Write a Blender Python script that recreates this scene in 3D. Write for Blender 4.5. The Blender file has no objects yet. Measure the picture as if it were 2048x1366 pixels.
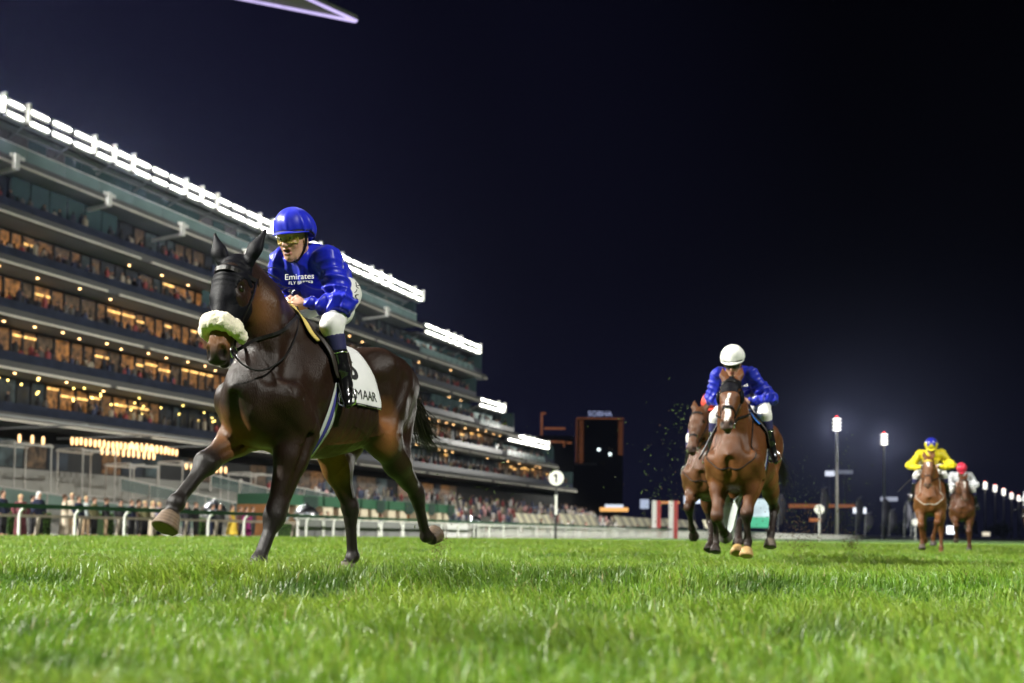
import bpy, bmesh, math, random
import numpy as np
from mathutils import Vector, Matrix
from mathutils.bvhtree import BVHTree

random.seed(7)
RNG = np.random.default_rng(11)
SC = bpy.context.scene
COL = SC.collection
R = math.radians
V3 = lambda *a: np.array(a, float)

# ---------------------------------------------------------------- camera
# world: +Y runs down the track away from the camera, +X to the infield, Z up
cam_d = bpy.data.cameras.new('camera')
cam = bpy.data.objects.new('camera', cam_d)
COL.objects.link(cam)
cam_d.sensor_width = 36.0
cam_d.lens = 35.0
cam_d.shift_y = (1068.0 - 683.0 - 1991.0 * math.tan(R(2.0))) / 2048.0
cam_d.clip_start = 0.05
cam_d.clip_end = 6000.0
cam.matrix_world = (Matrix.Translation((0, 0, 0.32)) @ Matrix.Rotation(R(23.75), 4, 'Z')
                    @ Matrix.Rotation(R(92.0), 4, 'X') @ Matrix.Rotation(R(0.7), 4, 'Z'))
cam_d.dof.use_dof = True
cam_d.dof.focus_distance = 6.1
cam_d.dof.aperture_fstop = 1.7
SC.camera = cam

# ---------------------------------------------------------------- night sky
W = bpy.data.worlds.new('World')
SC.world = W
W.use_nodes = True
wn = W.node_tree.nodes
wl = W.node_tree.links
wn.clear()
w_out = wn.new('ShaderNodeOutputWorld')
w_bg = wn.new('ShaderNodeBackground')
w_tc = wn.new('ShaderNodeTexCoord')
w_dot = wn.new('ShaderNodeVectorMath'); w_dot.operation = 'DOT_PRODUCT'
_gd = Vector((-0.93, 0.62, 0.22)).normalized()      # the lit haze over the racecourse: broad glow towards the stand
w_dot.inputs[1].default_value = _gd
w_ramp = wn.new('ShaderNodeValToRGB')
w_ramp.color_ramp.interpolation = 'EASE'
e = w_ramp.color_ramp.elements
e[0].position = 0.35; e[0].color = (0.00008, 0.00008, 0.00016, 1)
e[1].position = 1.0; e[1].color = (0.0026, 0.0026, 0.0085, 1)
for p_, c_ in ((0.62, (0.00022, 0.00022, 0.0006, 1)), (0.84, (0.0010, 0.0010, 0.0031, 1))):
    q_ = w_ramp.color_ramp.elements.new(p_); q_.color = c_
w_sep = wn.new('ShaderNodeSeparateXYZ')
w_el = wn.new('ShaderNodeMapRange')                  # city glow close to the horizon
w_el.inputs[1].default_value = 0.0; w_el.inputs[2].default_value = 0.28
w_el.inputs[3].default_value = 1.0; w_el.inputs[4].default_value = 0.0
w_el.interpolation_type = 'SMOOTHSTEP'
w_mix = wn.new('ShaderNodeMix'); w_mix.data_type = 'RGBA'; w_mix.blend_type = 'ADD'
w_mix.inputs[7].default_value = (0.0011, 0.0013, 0.0038, 1)
wl.new(w_tc.outputs['Generated'], w_dot.inputs[0])
wl.new(w_dot.outputs['Value'], w_ramp.inputs[0])
wl.new(w_tc.outputs['Generated'], w_sep.inputs[0])
wl.new(w_sep.outputs['Z'], w_el.inputs[0])
wl.new(w_el.outputs[0], w_mix.inputs[0])
wl.new(w_ramp.outputs[0], w_mix.inputs[6])
wl.new(w_mix.outputs[2], w_bg.inputs[0])
w_bg.inputs[1].default_value = 1.0
wl.new(w_bg.outputs[0], w_out.inputs[0])

# ---------------------------------------------------------------- faint moonlight; the real light comes from the floodlights
sun_d = bpy.data.lights.new('moon', 'SUN')
sun_d.energy = 0.03
sun_d.angle = R(8)
sun_d.color = (0.85, 0.92, 1.0)
sun = bpy.data.objects.new('moon', sun_d)
COL.objects.link(sun)
sun.rotation_euler = Vector((0.5, -0.5, 0.7)).to_track_quat('Z', 'Y').to_euler()

SC.view_settings.view_transform = 'Standard'
SC.view_settings.look = 'None'
SC.view_settings.exposure = 1.2
SC.view_settings.gamma = 1.0
SC.view_settings.use_curve_mapping = False
SC.render.engine = 'CYCLES'
cy = SC.cycles
cy.use_denoising = True
try:
    cy.denoiser = 'OPENIMAGEDENOISE'
except Exception:
    pass
cy.max_bounces = 6
cy.diffuse_bounces = 2
cy.glossy_bounces = 3
cy.transmission_bounces = 4
cy.transparent_max_bounces = 8
cy.sample_clamp_indirect = 4.0
cy.caustics_reflective = False
cy.caustics_refractive = False
# ================================================================ helpers
MATS = {}

def nodes_of(name):
    m = bpy.data.materials.new(name)
    m.use_nodes = True
    nt = m.node_tree
    b = nt.nodes['Principled BSDF']
    return m, nt, b

def mat(name, col, rough=0.6, metal=0.0, var=0.12, scale=6.0, bump=0.0, bscale=60.0, emit=None, es=0.0,
        spec=0.5, sheen=0.0, coat=0.0, trans=0.0, alpha=1.0, attr=None, aniso=None):
    """Principled material with noise-broken colour and optional fine relief."""
    if name in MATS:
        return MATS[name]
    m, nt, b = nodes_of(name)
    N, L = nt.nodes, nt.links
    tc = N.new('ShaderNodeTexCoord')
    nz = N.new('ShaderNodeTexNoise'); nz.inputs['Scale'].default_value = scale; nz.inputs['Detail'].default_value = 4
    L.new(tc.outputs['Object'], nz.inputs['Vector'])
    if attr:
        at = N.new('ShaderNodeAttribute'); at.attribute_name = attr
        src = at.outputs['Color']
    else:
        rgb = N.new('ShaderNodeRGB'); rgb.outputs[0].default_value = (*col, 1)
        src = rgb.outputs[0]
    hsv = N.new('ShaderNodeHueSaturation')
    mr = N.new('ShaderNodeMapRange')
    mr.inputs[3].default_value = 1 - var * 1.6; mr.inputs[4].default_value = 1 + var * 1.6
    L.new(nz.outputs['Fac'], mr.inputs[0]); L.new(mr.outputs[0], hsv.inputs['Value'])
    L.new(src, hsv.inputs['Color']); L.new(hsv.outputs[0], b.inputs['Base Color'])
    b.inputs['Roughness'].default_value = rough
    b.inputs['Metallic'].default_value = metal
    b.inputs['Specular IOR Level'].default_value = spec
    b.inputs['Sheen Weight'].default_value = sheen
    b.inputs['Coat Weight'].default_value = coat
    b.inputs['Transmission Weight'].default_value = trans
    b.inputs['Alpha'].default_value = alpha
    if bump:
        bz = N.new('ShaderNodeTexNoise'); bz.inputs['Scale'].default_value = bscale; bz.inputs['Detail'].default_value = 5
        mp = N.new('ShaderNodeMapping')
        if aniso:
            mp.inputs['Scale'].default_value = aniso
        L.new(tc.outputs['Object'], mp.inputs[0]); L.new(mp.outputs[0], bz.inputs['Vector'])
        bp = N.new('ShaderNodeBump'); bp.inputs['Strength'].default_value = bump; bp.inputs['Distance'].default_value = 0.01
        L.new(bz.outputs['Fac'], bp.inputs['Height']); L.new(bp.outputs[0], b.inputs['Normal'])
    if emit:
        b.inputs['Emission Color'].default_value = (*emit, 1)
        b.inputs['Emission Strength'].default_value = es
    MATS[name] = m
    return m

def link(o, parent=None):
    COL.objects.link(o)
    if parent is not None:
        o.parent = parent
    return o

def tag(o, label=None, cat=None, group=None, kind=None):
    if label: o['label'] = label
    if cat: o['category'] = cat
    if group: o['group'] = group
    if kind: o['kind'] = kind
    return o

def empty(name, loc=(0, 0, 0), rz=0.0, label=None, cat=None, group=None):
    o = bpy.data.objects.new(name, None)
    o.location = loc
    o.rotation_euler = (0, 0, rz)
    o.empty_display_size = 0.2
    link(o)
    return tag(o, label, cat, group)

def mesh_np(name, v, f, smooth=True):
    """numpy verts (N,3), faces list or (M,k) array -> mesh datablock"""
    me = bpy.data.meshes.new(name)
    v = np.asarray(v, np.float32)
    if isinstance(f, np.ndarray):
        k = f.shape[1]
        me.vertices.add(len(v)); me.vertices.foreach_set('co', v.ravel())
        me.loops.add(f.size); me.loops.foreach_set('vertex_index', f.astype(np.int32).ravel())
        me.polygons.add(len(f))
        me.polygons.foreach_set('loop_start', np.arange(0, f.size, k, dtype=np.int32))
        me.polygons.foreach_set('loop_total', np.full(len(f), k, np.int32))
        me.update(calc_edges=True)
    else:
        me.from_pydata([tuple(x) for x in v], [], f)
        me.update()
    if smooth:
        me.polygons.foreach_set('use_smooth', np.ones(len(me.polygons), bool))
    return me

def obj_np(name, v, f, m, parent=None, smooth=True, col=None):
    me = mesh_np(name, v, f, smooth)
    if m is not None:
        me.materials.append(m)
    if col is not None:
        a = me.color_attributes.new('col', 'FLOAT_COLOR', 'POINT')
        c4 = np.ones((len(v), 4), np.float32); c4[:, :3] = col
        a.data.foreach_set('color', c4.ravel())
    o = bpy.data.objects.new(name, me)
    return link(o, parent)

class MB:
    """collects simple solids into one mesh"""
    def __init__(self):
        self.v = []; self.f = []
    def add(self, v, f):
        b = len(self.v)
        self.v += [tuple(x) for x in v]
        self.f += [tuple(i + b for i in q) for q in f]
        return self
    def box(self, x0, x1, y0, y1, z0, z1):
        return self.add([(x0, y0, z0), (x1, y0, z0), (x1, y1, z0), (x0, y1, z0), (x0, y0, z1), (x1, y0, z1), (x1, y1, z1), (x0, y1, z1)],
                        [(3, 2, 1, 0), (4, 5, 6, 7), (0, 1, 5, 4), (1, 2, 6, 5), (2, 3, 7, 6), (3, 0, 4, 7)])
    def hexa(self, p):
        return self.add(p, [(3, 2, 1, 0), (4, 5, 6, 7), (0, 1, 5, 4), (1, 2, 6, 5), (2, 3, 7, 6), (3, 0, 4, 7)])
    def bar(self, a, b, w, h, up=(0, 0, 1)):
        a, b = Vector(a), Vector(b)
        d = (b - a).normalized()
        s = d.cross(Vector(up))
        s = s.normalized() if s.length > 1e-5 else Vector((1, 0, 0))
        u = s.cross(d).normalized()
        s, u = s * w / 2, u * h / 2
        return self.hexa([a - s - u, a + s - u, b + s - u, b - s - u, a - s + u, a + s + u, b + s + u, b - s + u])
    def tube(self, pts, r, n=8, caps=True, close=False):
        v, f = tube_vf(pts, r, n, caps, close)
        return self.add(v, f)
    def lathe(self, prof, c=(0, 0, 0), n=16):
        """prof: (r, z) list, about the z axis at c"""
        v, f = [], []
        for r, z in prof:
            for i in range(n):
                a = 2 * math.pi * i / n
                v.append((c[0] + r * math.cos(a), c[1] + r * math.sin(a), c[2] + z))
        for j in range(len(prof) - 1):
            for i in range(n):
                k = (i + 1) % n
                f.append((j * n + i, j * n + k, (j + 1) * n + k, (j + 1) * n + i))
        f.append(tuple(reversed(range(n))))
        f.append(tuple(range((len(prof) - 1) * n, len(prof) * n)))
        return self.add(v, f)
    def ball(self, c, r, n=8, m=6):
        r = (r, r, r) if not hasattr(r, '__len__') else r
        v, f = [], []
        for j in range(m + 1):
            t = math.pi * j / m
            for i in range(n):
                a = 2 * math.pi * i / n
                v.append((c[0] + r[0] * math.sin(t) * math.cos(a), c[1] + r[1] * math.sin(t) * math.sin(a), c[2] - r[2] * math.cos(t)))
        for j in range(m):
            for i in range(n):
                k = (i + 1) % n
                f.append((j * n + i, j * n + k, (j + 1) * n + k, (j + 1) * n + i))
        return self.add(v, f)
    def build(self, name, m, parent=None, smooth=False, loc=None):
        me = bpy.data.meshes.new(name)
        me.from_pydata(self.v, [], self.f)
        if smooth:
            me.polygons.foreach_set('use_smooth', np.ones(len(me.polygons), bool))
        if m is not None:
            me.materials.append(m)
        me.update()
        o = bpy.data.objects.new(name, me)
        if loc is not None:
            o.location = loc
        return link(o, parent)

def tube_vf(pts, r, n=8, caps=True, close=False):
    P = [Vector(p) for p in pts]
    m = len(P)
    rr = list(r) if hasattr(r, '__len__') else [r] * m
    v, f = [], []
    up = None
    for i, p in enumerate(P):
        if close:
            t = (P[(i + 1) % m] - P[i - 1]).normalized()
        else:
            t = (P[min(i + 1, m - 1)] - P[max(i - 1, 0)]).normalized()
        if up is None:
            up = Vector((0, 0, 1)) if abs(t.z) < 0.9 else Vector((1, 0, 0))
        s = t.cross(up).normalized()
        u = s.cross(t).normalized()
        up = u
        for k in range(n):
            a = 2 * math.pi * k / n
            v.append(p + (s * math.cos(a) + u * math.sin(a)) * rr[i])
    for i in range(m if close else m - 1):
        j = (i + 1) % m
        for k in range(n):
            l = (k + 1) % n
            f.append((i * n + k, i * n + l, j * n + l, j * n + k))
    if caps and not close:
        f.append(tuple(reversed(range(n)))); f.append(tuple(range((m - 1) * n, m * n)))
    return v, f

def spline(pts, n=24, close=False):
    """Catmull-Rom through pts"""
    P = [np.asarray(p, float) for p in pts]
    m = len(P)
    out = []
    segs = m if close else m - 1
    per = max(1, n // segs)
    for i in range(segs):
        if close:
            p0, p1, p2, p3 = P[i - 1], P[i], P[(i + 1) % m], P[(i + 2) % m]
        else:
            p1, p2 = P[i], P[i + 1]
            p0 = P[i - 1] if i else 2 * p1 - p2
            p3 = P[i + 2] if i + 2 < m else 2 * p2 - p1
        for k in range(per):
            t = k / per
            out.append(0.5 * (2 * p1 + (p2 - p0) * t + (2 * p0 - 5 * p1 + 4 * p2 - p3) * t * t + (3 * p1 - p0 - 3 * p2 + p3) * t ** 3))
    if not close:
        out.append(P[-1])
    return out

def copy_tree(o, parent=None):
    c = o.copy(); COL.objects.link(c)
    if parent is not None:
        c.parent = parent
    for ch in list(o.children):
        copy_tree(ch, c)
    return c

def snoise(p, s, seed=0):
    """cheap smooth pseudo-noise in [-1, 1] for (N,3) arrays"""
    r = np.random.default_rng(seed)
    out = np.zeros(len(p))
    for i in range(7):
        d = r.normal(size=3); d /= np.linalg.norm(d)
        out += np.sin(p @ d * s * (0.6 + 0.9 * r.random()) * 6.28 + r.random() * 6.28 + 1.3 * np.sin(p @ d[[1, 2, 0]] * s * 4))
    return out / 4.0

# ---------------------------------------------------------------- smooth solids: signed distance grid + surface nets
class Sdf:
    def __init__(self, lo, hi, h):
        self.lo = np.array(lo, float); self.h = h
        self.n = np.ceil((np.array(hi, float) - self.lo) / h).astype(int) + 1
        self.D = np.full(self.n, 1.0, np.float32)
    def _sub(self, lo, hi, pad):
        i0 = np.clip(np.floor((np.asarray(lo) - pad - self.lo) / self.h).astype(int), 0, self.n)
        i1 = np.clip(np.ceil((np.asarray(hi) + pad - self.lo) / self.h).astype(int) + 1, 0, self.n)
        if np.any(i1 <= i0):
            return None, None
        g = [self.lo[a] + self.h * np.arange(i0[a], i1[a]) for a in range(3)]
        X, Y, Z = np.meshgrid(*g, indexing='ij')
        return tuple(slice(i0[a], i1[a]) for a in range(3)), (X, Y, Z)
    def _put(self, sl, d, k, op):
        a = self.D[sl]
        if op == 'sub':
            d = -d
            if k > 0:
                h = np.maximum(k - np.abs(a - d), 0) / k
                self.D[sl] = np.maximum(a, d) + h * h * k / 4
            else:
                self.D[sl] = np.maximum(a, d)
        else:
            if k > 0:
                h = np.maximum(k - np.abs(a - d), 0) / k
                self.D[sl] = np.minimum(a, d) - h * h * k / 4
            else:
                self.D[sl] = np.minimum(a, d)
    def cone(self, a, b, ra, rb, k=0.04, flat=None, op='add'):
        """round tapered limb; flat=(axis vector, factor) squashes the section along that axis"""
        a = np.asarray(a, float); b = np.asarray(b, float)
        r = max(ra, rb) * (max(1, flat[1]) if flat else 1)
        sl, G = self._sub(np.minimum(a, b) - r, np.maximum(a, b) + r, k + 3 * self.h)
        if sl is None: return self
        ab = b - a; L2 = max(ab @ ab, 1e-9)
        q = [G[i] - a[i] for i in range(3)]
        t = np.clip((q[0] * ab[0] + q[1] * ab[1] + q[2] * ab[2]) / L2, 0, 1)
        q = [q[i] - t * ab[i] for i in range(3)]
        sc = 1.0
        if flat:
            ax = np.asarray(flat[0], float); ax = ax / np.linalg.norm(ax); f = flat[1]
            dt = (q[0] * ax[0] + q[1] * ax[1] + q[2] * ax[2]) * (1 / f - 1)
            q = [q[i] + ax[i] * dt for i in range(3)]
            sc = min(1.0, f)
        d = (np.sqrt(q[0] ** 2 + q[1] ** 2 + q[2] ** 2) - (ra + (rb - ra) * t)) * sc
        self._put(sl, d, k, op)
        return self
    def chain(self, pts, rs, k=0.04, flat=None, op='add'):
        for i in range(len(pts) - 1):
            self.cone(pts[i], pts[i + 1], rs[i], rs[i + 1], k if i == 0 else min(k, 0.02 + 0.3 * rs[i]), flat, op)
        return self
    def ell(self, c, r, k=0.04, M=None, op='add'):
        c = np.asarray(c, float); r = np.asarray(r, float)
        m = r.max()
        sl, G = self._sub(c - m, c + m, k + 3 * self.h)
        if sl is None: return self
        q = np.stack([G[i] - c[i] for i in range(3)])
        if M is not None:
            q = np.tensordot(np.asarray(M, float), q, 1)
        u = np.sqrt(sum((q[i] / r[i]) ** 2 for i in range(3)))
        v = np.sqrt(sum((q[i] / r[i] ** 2) ** 2 for i in range(3))) + 1e-9
        self._put(sl, u * (u - 1) / v, k, op)
        return self
    def capcone(self, a, b, ra, rb, k=0.01, op='add'):
        """flat-ended cone (hooves, tubes of boots)"""
        a = np.asarray(a, float); b = np.asarray(b, float)
        r = max(ra, rb)
        sl, G = self._sub(np.minimum(a, b) - r, np.maximum(a, b) + r, k + 3 * self.h)
        if sl is None: return self
        ab = b - a; L = np.linalg.norm(ab); ab = ab / L
        q = [G[i] - a[i] for i in range(3)]
        s = q[0] * ab[0] + q[1] * ab[1] + q[2] * ab[2]
        q = [q[i] - s * ab[i] for i in range(3)]
        rad = np.sqrt(q[0] ** 2 + q[1] ** 2 + q[2] ** 2) - (ra + (rb - ra) * np.clip(s / L, 0, 1))
        self._put(sl, np.maximum(np.maximum(rad, s - L), -s), k, op)
        return self
    def loft(self, secs, k=0.05, egg=0.0, pw=2.2):
        """secs: (x, ztop, zbot, halfwidth) along x"""
        s = np.array(secs, float); s = s[np.argsort(s[:, 0])]
        lo = (s[0, 0], -s[:, 3].max(), s[:, 2].min()); hi = (s[-1, 0], s[:, 3].max(), s[:, 1].max())
        sl, (X, Y, Z) = self._sub(lo, hi, k + 0.05)
        xs = np.linspace(s[0, 0], s[-1, 0], 80)
        sm = np.array([np.interp(xs, s[:, 0], s[:, j]) for j in (1, 2, 3)])
        ker = np.hanning(13); ker /= ker.sum()
        sm = np.array([np.convolve(np.pad(a, 6, mode='edge'), ker, 'valid') for a in sm])
        xc = np.clip(X, xs[0], xs[-1])
        zt, zb, w = (np.interp(xc, xs, a) for a in sm)
        zc = (zt + zb) / 2; hh = (zt - zb) / 2
        zz = (Z - zc) / hh
        ww = w * (1 - egg * np.clip(zz, -1, 1.2))
        u = (np.abs(Y / ww) ** pw + np.abs(zz) ** pw) ** (1 / pw)
        d = (u - 1) * np.minimum(ww, hh)
        ex = X - xc
        d = np.sqrt(np.maximum(d, 0) ** 2 + ex ** 2) + np.minimum(d, 0)
        self._put(sl, d, k, 'add')
        return self
    def clip(self, fn):
        """intersect with fn(X,Y,Z) <= 0"""
        g = [self.lo[a] + self.h * np.arange(self.n[a]) for a in range(3)]
        X, Y, Z = np.meshgrid(*g, indexing='ij', sparse=True)
        self.D = np.maximum(self.D, fn(X, Y, Z)).astype(np.float32)
        return self
    def mesh(self, smooth=2):
        D = self.D
        nx, ny, nz = D.shape
        S = D < 0
        cs = [D[i:nx - 1 + i, j:ny - 1 + j, l:nz - 1 + l] for i in (0, 1) for j in (0, 1) for l in (0, 1)]
        ins = sum((c < 0).astype(np.int8) for c in cs)
        act = (ins > 0) & (ins < 8)
        idx = np.argwhere(act)
        vals = np.stack([c[act] for c in cs], 1)
        off = np.array([(i, j, l) for i in (0, 1) for j in (0, 1) for l in (0, 1)], float)
        acc = np.zeros((len(idx), 3)); cnt = np.zeros(len(idx))
        for a in range(8):
            for b in range(a + 1, 8):
                if np.abs(off[a] - off[b]).sum() != 1: continue
                va, vb = vals[:, a], vals[:, b]
                m = (va < 0) != (vb < 0)
                t = np.where(m, va / np.where(m, va - vb, 1), 0)[:, None]
                acc += np.where(m[:, None], off[a] + t * (off[b] - off[a]), 0); cnt += m
        V = self.lo + self.h * (idx + acc / cnt[:, None])
        ID = np.full(act.shape, -1, np.int64); ID[act] = np.arange(len(idx))
        F = []
        for ax in range(3):
            A = np.take(S, range(0, S.shape[ax] - 1), ax); B = np.take(S, range(1, S.shape[ax]), ax)
            e = np.argwhere(A != B)
            o1, o2 = [(1, 2), (2, 0), (0, 1)][ax]
            e = e[(e[:, o1] > 0) & (e[:, o2] > 0) & (e[:, o1] < S.shape[o1] - 1) & (e[:, o2] < S.shape[o2] - 1)]
            if not len(e): continue
            fl = A[tuple(e.T)]
            def c(d1, d2):
                q = e.copy(); q[:, o1] -= d1; q[:, o2] -= d2
                return ID[tuple(q.T)]
            q = np.stack([c(1, 1), c(0, 1), c(0, 0), c(1, 0)], 1)
            q[~fl] = q[~fl][:, ::-1]
            F.append(q)
        F = np.concatenate(F); F = F[(F >= 0).all(1)]
        for _ in range(smooth):
            V = lap(V, F, 0.5)
        return V, F

def lap(V, F, w):
    s = np.zeros_like(V); c = np.zeros(len(V))
    for i in range(4):
        a, b = F[:, i], F[:, (i + 1) % 4]
        for d in range(3):
            s[:, d] += np.bincount(a, V[b, d], len(V)) + np.bincount(b, V[a, d], len(V))
        c += np.bincount(a, minlength=len(V)) + np.bincount(b, minlength=len(V))
    return V * (1 - w) + w * s / np.maximum(c, 1)[:, None]

def vnormals(V, F):
    n = np.cross(V[F[:, 2]] - V[F[:, 0]], V[F[:, 3]] - V[F[:, 1]])
    N = np.zeros_like(V)
    for i in range(F.shape[1]):
        for d in range(3):
            N[:, d] += np.bincount(F[:, i], n[:, d], len(V))
    return N / np.maximum(np.linalg.norm(N, axis=1), 1e-12)[:, None]

def ribbons(strands, widths, wide=None):
    """hair: list of point lists -> three-sided tapered tubes in one mesh"""
    V, F = [], []
    for pts, w in zip(strands, widths):
        m = len(pts)
        v, f = tube_vf(pts, [w * (1 - 0.85 * (i / (m - 1)) ** 1.5) for i in range(m)], 3, False)
        b = len(V); V += v; F += [tuple(i + b for i in q) for q in f]
    return V, F

def text_vf(body, size=1.0, res=4, bold=0.0):
    cu = bpy.data.curves.new('t', 'FONT')
    cu.body = body; cu.size = size; cu.align_x = 'CENTER'; cu.align_y = 'CENTER'
    cu.resolution_u = res; cu.offset = bold
    o = bpy.data.objects.new('t', cu); COL.objects.link(o)
    dg = bpy.context.evaluated_depsgraph_get()
    me = bpy.data.meshes.new_from_object(o.evaluated_get(dg))
    bm = bmesh.new(); bm.from_mesh(me)
    bmesh.ops.triangulate(bm, faces=bm.faces[:])
    bmesh.ops.subdivide_edges(bm, edges=[e_ for e_ in bm.edges if e_.calc_length() > size * 0.25], cuts=3)
    bmesh.ops.triangulate(bm, faces=bm.faces[:])
    v = np.array([x.co[:] for x in bm.verts]); f = [tuple(x.index for x in q.verts) for q in bm.faces]
    bm.free(); bpy.data.meshes.remove(me); bpy.data.objects.remove(o); bpy.data.curves.remove(cu)
    return v, f

def decal(name, vf, bvh, org, right, up, m, parent, lift=0.004, cast=0.3):
    """lay flat lettering on a curved surface: cast every point on to it"""
    v, f = vf
    org, right, up = Vector(org), Vector(right).normalized(), Vector(up)
    up = (up - right * up.dot(right)).normalized()
    n = right.cross(up)
    out = []
    for x, y, _ in v:
        p = org + right * x + up * y
        h = bvh.ray_cast(p + n * cast, -n, cast * 2.5)
        out.append(h[0] + n * lift if h[0] is not None else p)
    f = [q for q in f if max((out[q[i]] - out[q[i - 1]]).length - 5.0 * math.dist(v[q[i]][:2], v[q[i - 1]][:2]) for i in range(len(q))) < 0.012]
    me = bpy.data.meshes.new(name); me.from_pydata([tuple(p) for p in out], [], f); me.materials.append(m); me.update()
    return link(bpy.data.objects.new(name, me), parent)

def bvh_of(V, F):
    return BVHTree.FromPolygons([tuple(x) for x in V], [tuple(int(i) for i in q) for q in F])
# ================================================================ turf
FW = np.array([-math.sin(R(23.75)), math.cos(R(23.75))]); RT = np.array([math.cos(R(23.75)), math.sin(R(23.75))])

def ground_z(x, y):
    d = x * FW[0] + y * FW[1]; l = x * RT[0] + y * RT[1]
    ridge = 0.110 * np.exp(-((d - 4.95 - 0.18 * np.sin(l * 0.9 + 0.6)) / 0.62) ** 2) * np.exp(-(l / 9.0) ** 4)
    und = 0.010 * np.sin(x * 1.7 + 0.8 * np.sin(y * 1.1)) * np.sin(y * 1.3 + 0.5) + 0.006 * np.sin(x * 4.1 + y * 2.3)
    return ridge + (und - 0.006) * np.exp(-(d / 30.0) ** 2)

def ramp_mat(name, cols, scale, rough=0.9, bump=0.4, bscale=40, detail=6, dist=0.0):
    m, nt, b = nodes_of(name)
    N, L = nt.nodes, nt.links
    tc = N.new('ShaderNodeTexCoord'); nz = N.new('ShaderNodeTexNoise')
    nz.inputs['Scale'].default_value = scale; nz.inputs['Detail'].default_value = detail; nz.inputs['Distortion'].default_value = dist
    rp = N.new('ShaderNodeValToRGB')
    el = rp.color_ramp.elements
    el[0].position, el[0].color = 0.3, (*cols[0], 1)
    el[1].position, el[1].color = 0.7, (*cols[-1], 1)
    for i, c in enumerate(cols[1:-1]):
        q = el.new(0.3 + 0.4 * (i + 1) / (len(cols) - 1)); q.color = (*c, 1)
    L.new(tc.outputs['Object'], nz.inputs['Vector']); L.new(nz.outputs['Fac'], rp.inputs[0]); L.new(rp.outputs[0], b.inputs['Base Color'])
    b.inputs['Roughness'].default_value = rough
    n2 = N.new('ShaderNodeTexNoise'); n2.inputs['Scale'].default_value = bscale; n2.inputs['Detail'].default_value = 6
    bp = N.new('ShaderNodeBump'); bp.inputs['Strength'].default_value = bump; bp.inputs['Distance'].default_value = 0.03
    L.new(tc.outputs['Object'], n2.inputs['Vector']); L.new(n2.outputs['Fac'], bp.inputs['Height']); L.new(bp.outputs[0], b.inputs['Normal'])
    return m

dd = np.concatenate([np.arange(-6, 12, 0.25), np.geomspace(12, 2600, 70)])
ll = np.concatenate([-np.geomspace(9, 2600, 50)[::-1], np.arange(-8.75, 9, 0.25), np.geomspace(9, 2600, 50)])
Dg, Lg = np.meshgrid(dd, ll, indexing='ij')
Xg = Dg * FW[0] + Lg * RT[0]; Yg = Dg * FW[1] + Lg * RT[1]
Vg = np.stack([Xg, Yg, ground_z(Xg, Yg)], -1).reshape(-1, 3)
nd, nl = Dg.shape
ii = (np.arange(nd - 1)[:, None] * nl + np.arange(nl - 1)[None]).ravel()
Fg = np.stack([ii, ii + 1, ii + nl + 1, ii + nl], 1)[:, ::-1]
M_TURF = ramp_mat('turf_ground', [(0.028, 0.075, 0.010), (0.060, 0.150, 0.016), (0.085, 0.19, 0.024)], 0.9, 0.95, 0.8, 30, 10)
g_ = obj_np('ground', Vg, Fg, M_TURF)
tag(g_, 'mown green racetrack turf', None, None, 'structure')

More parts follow.
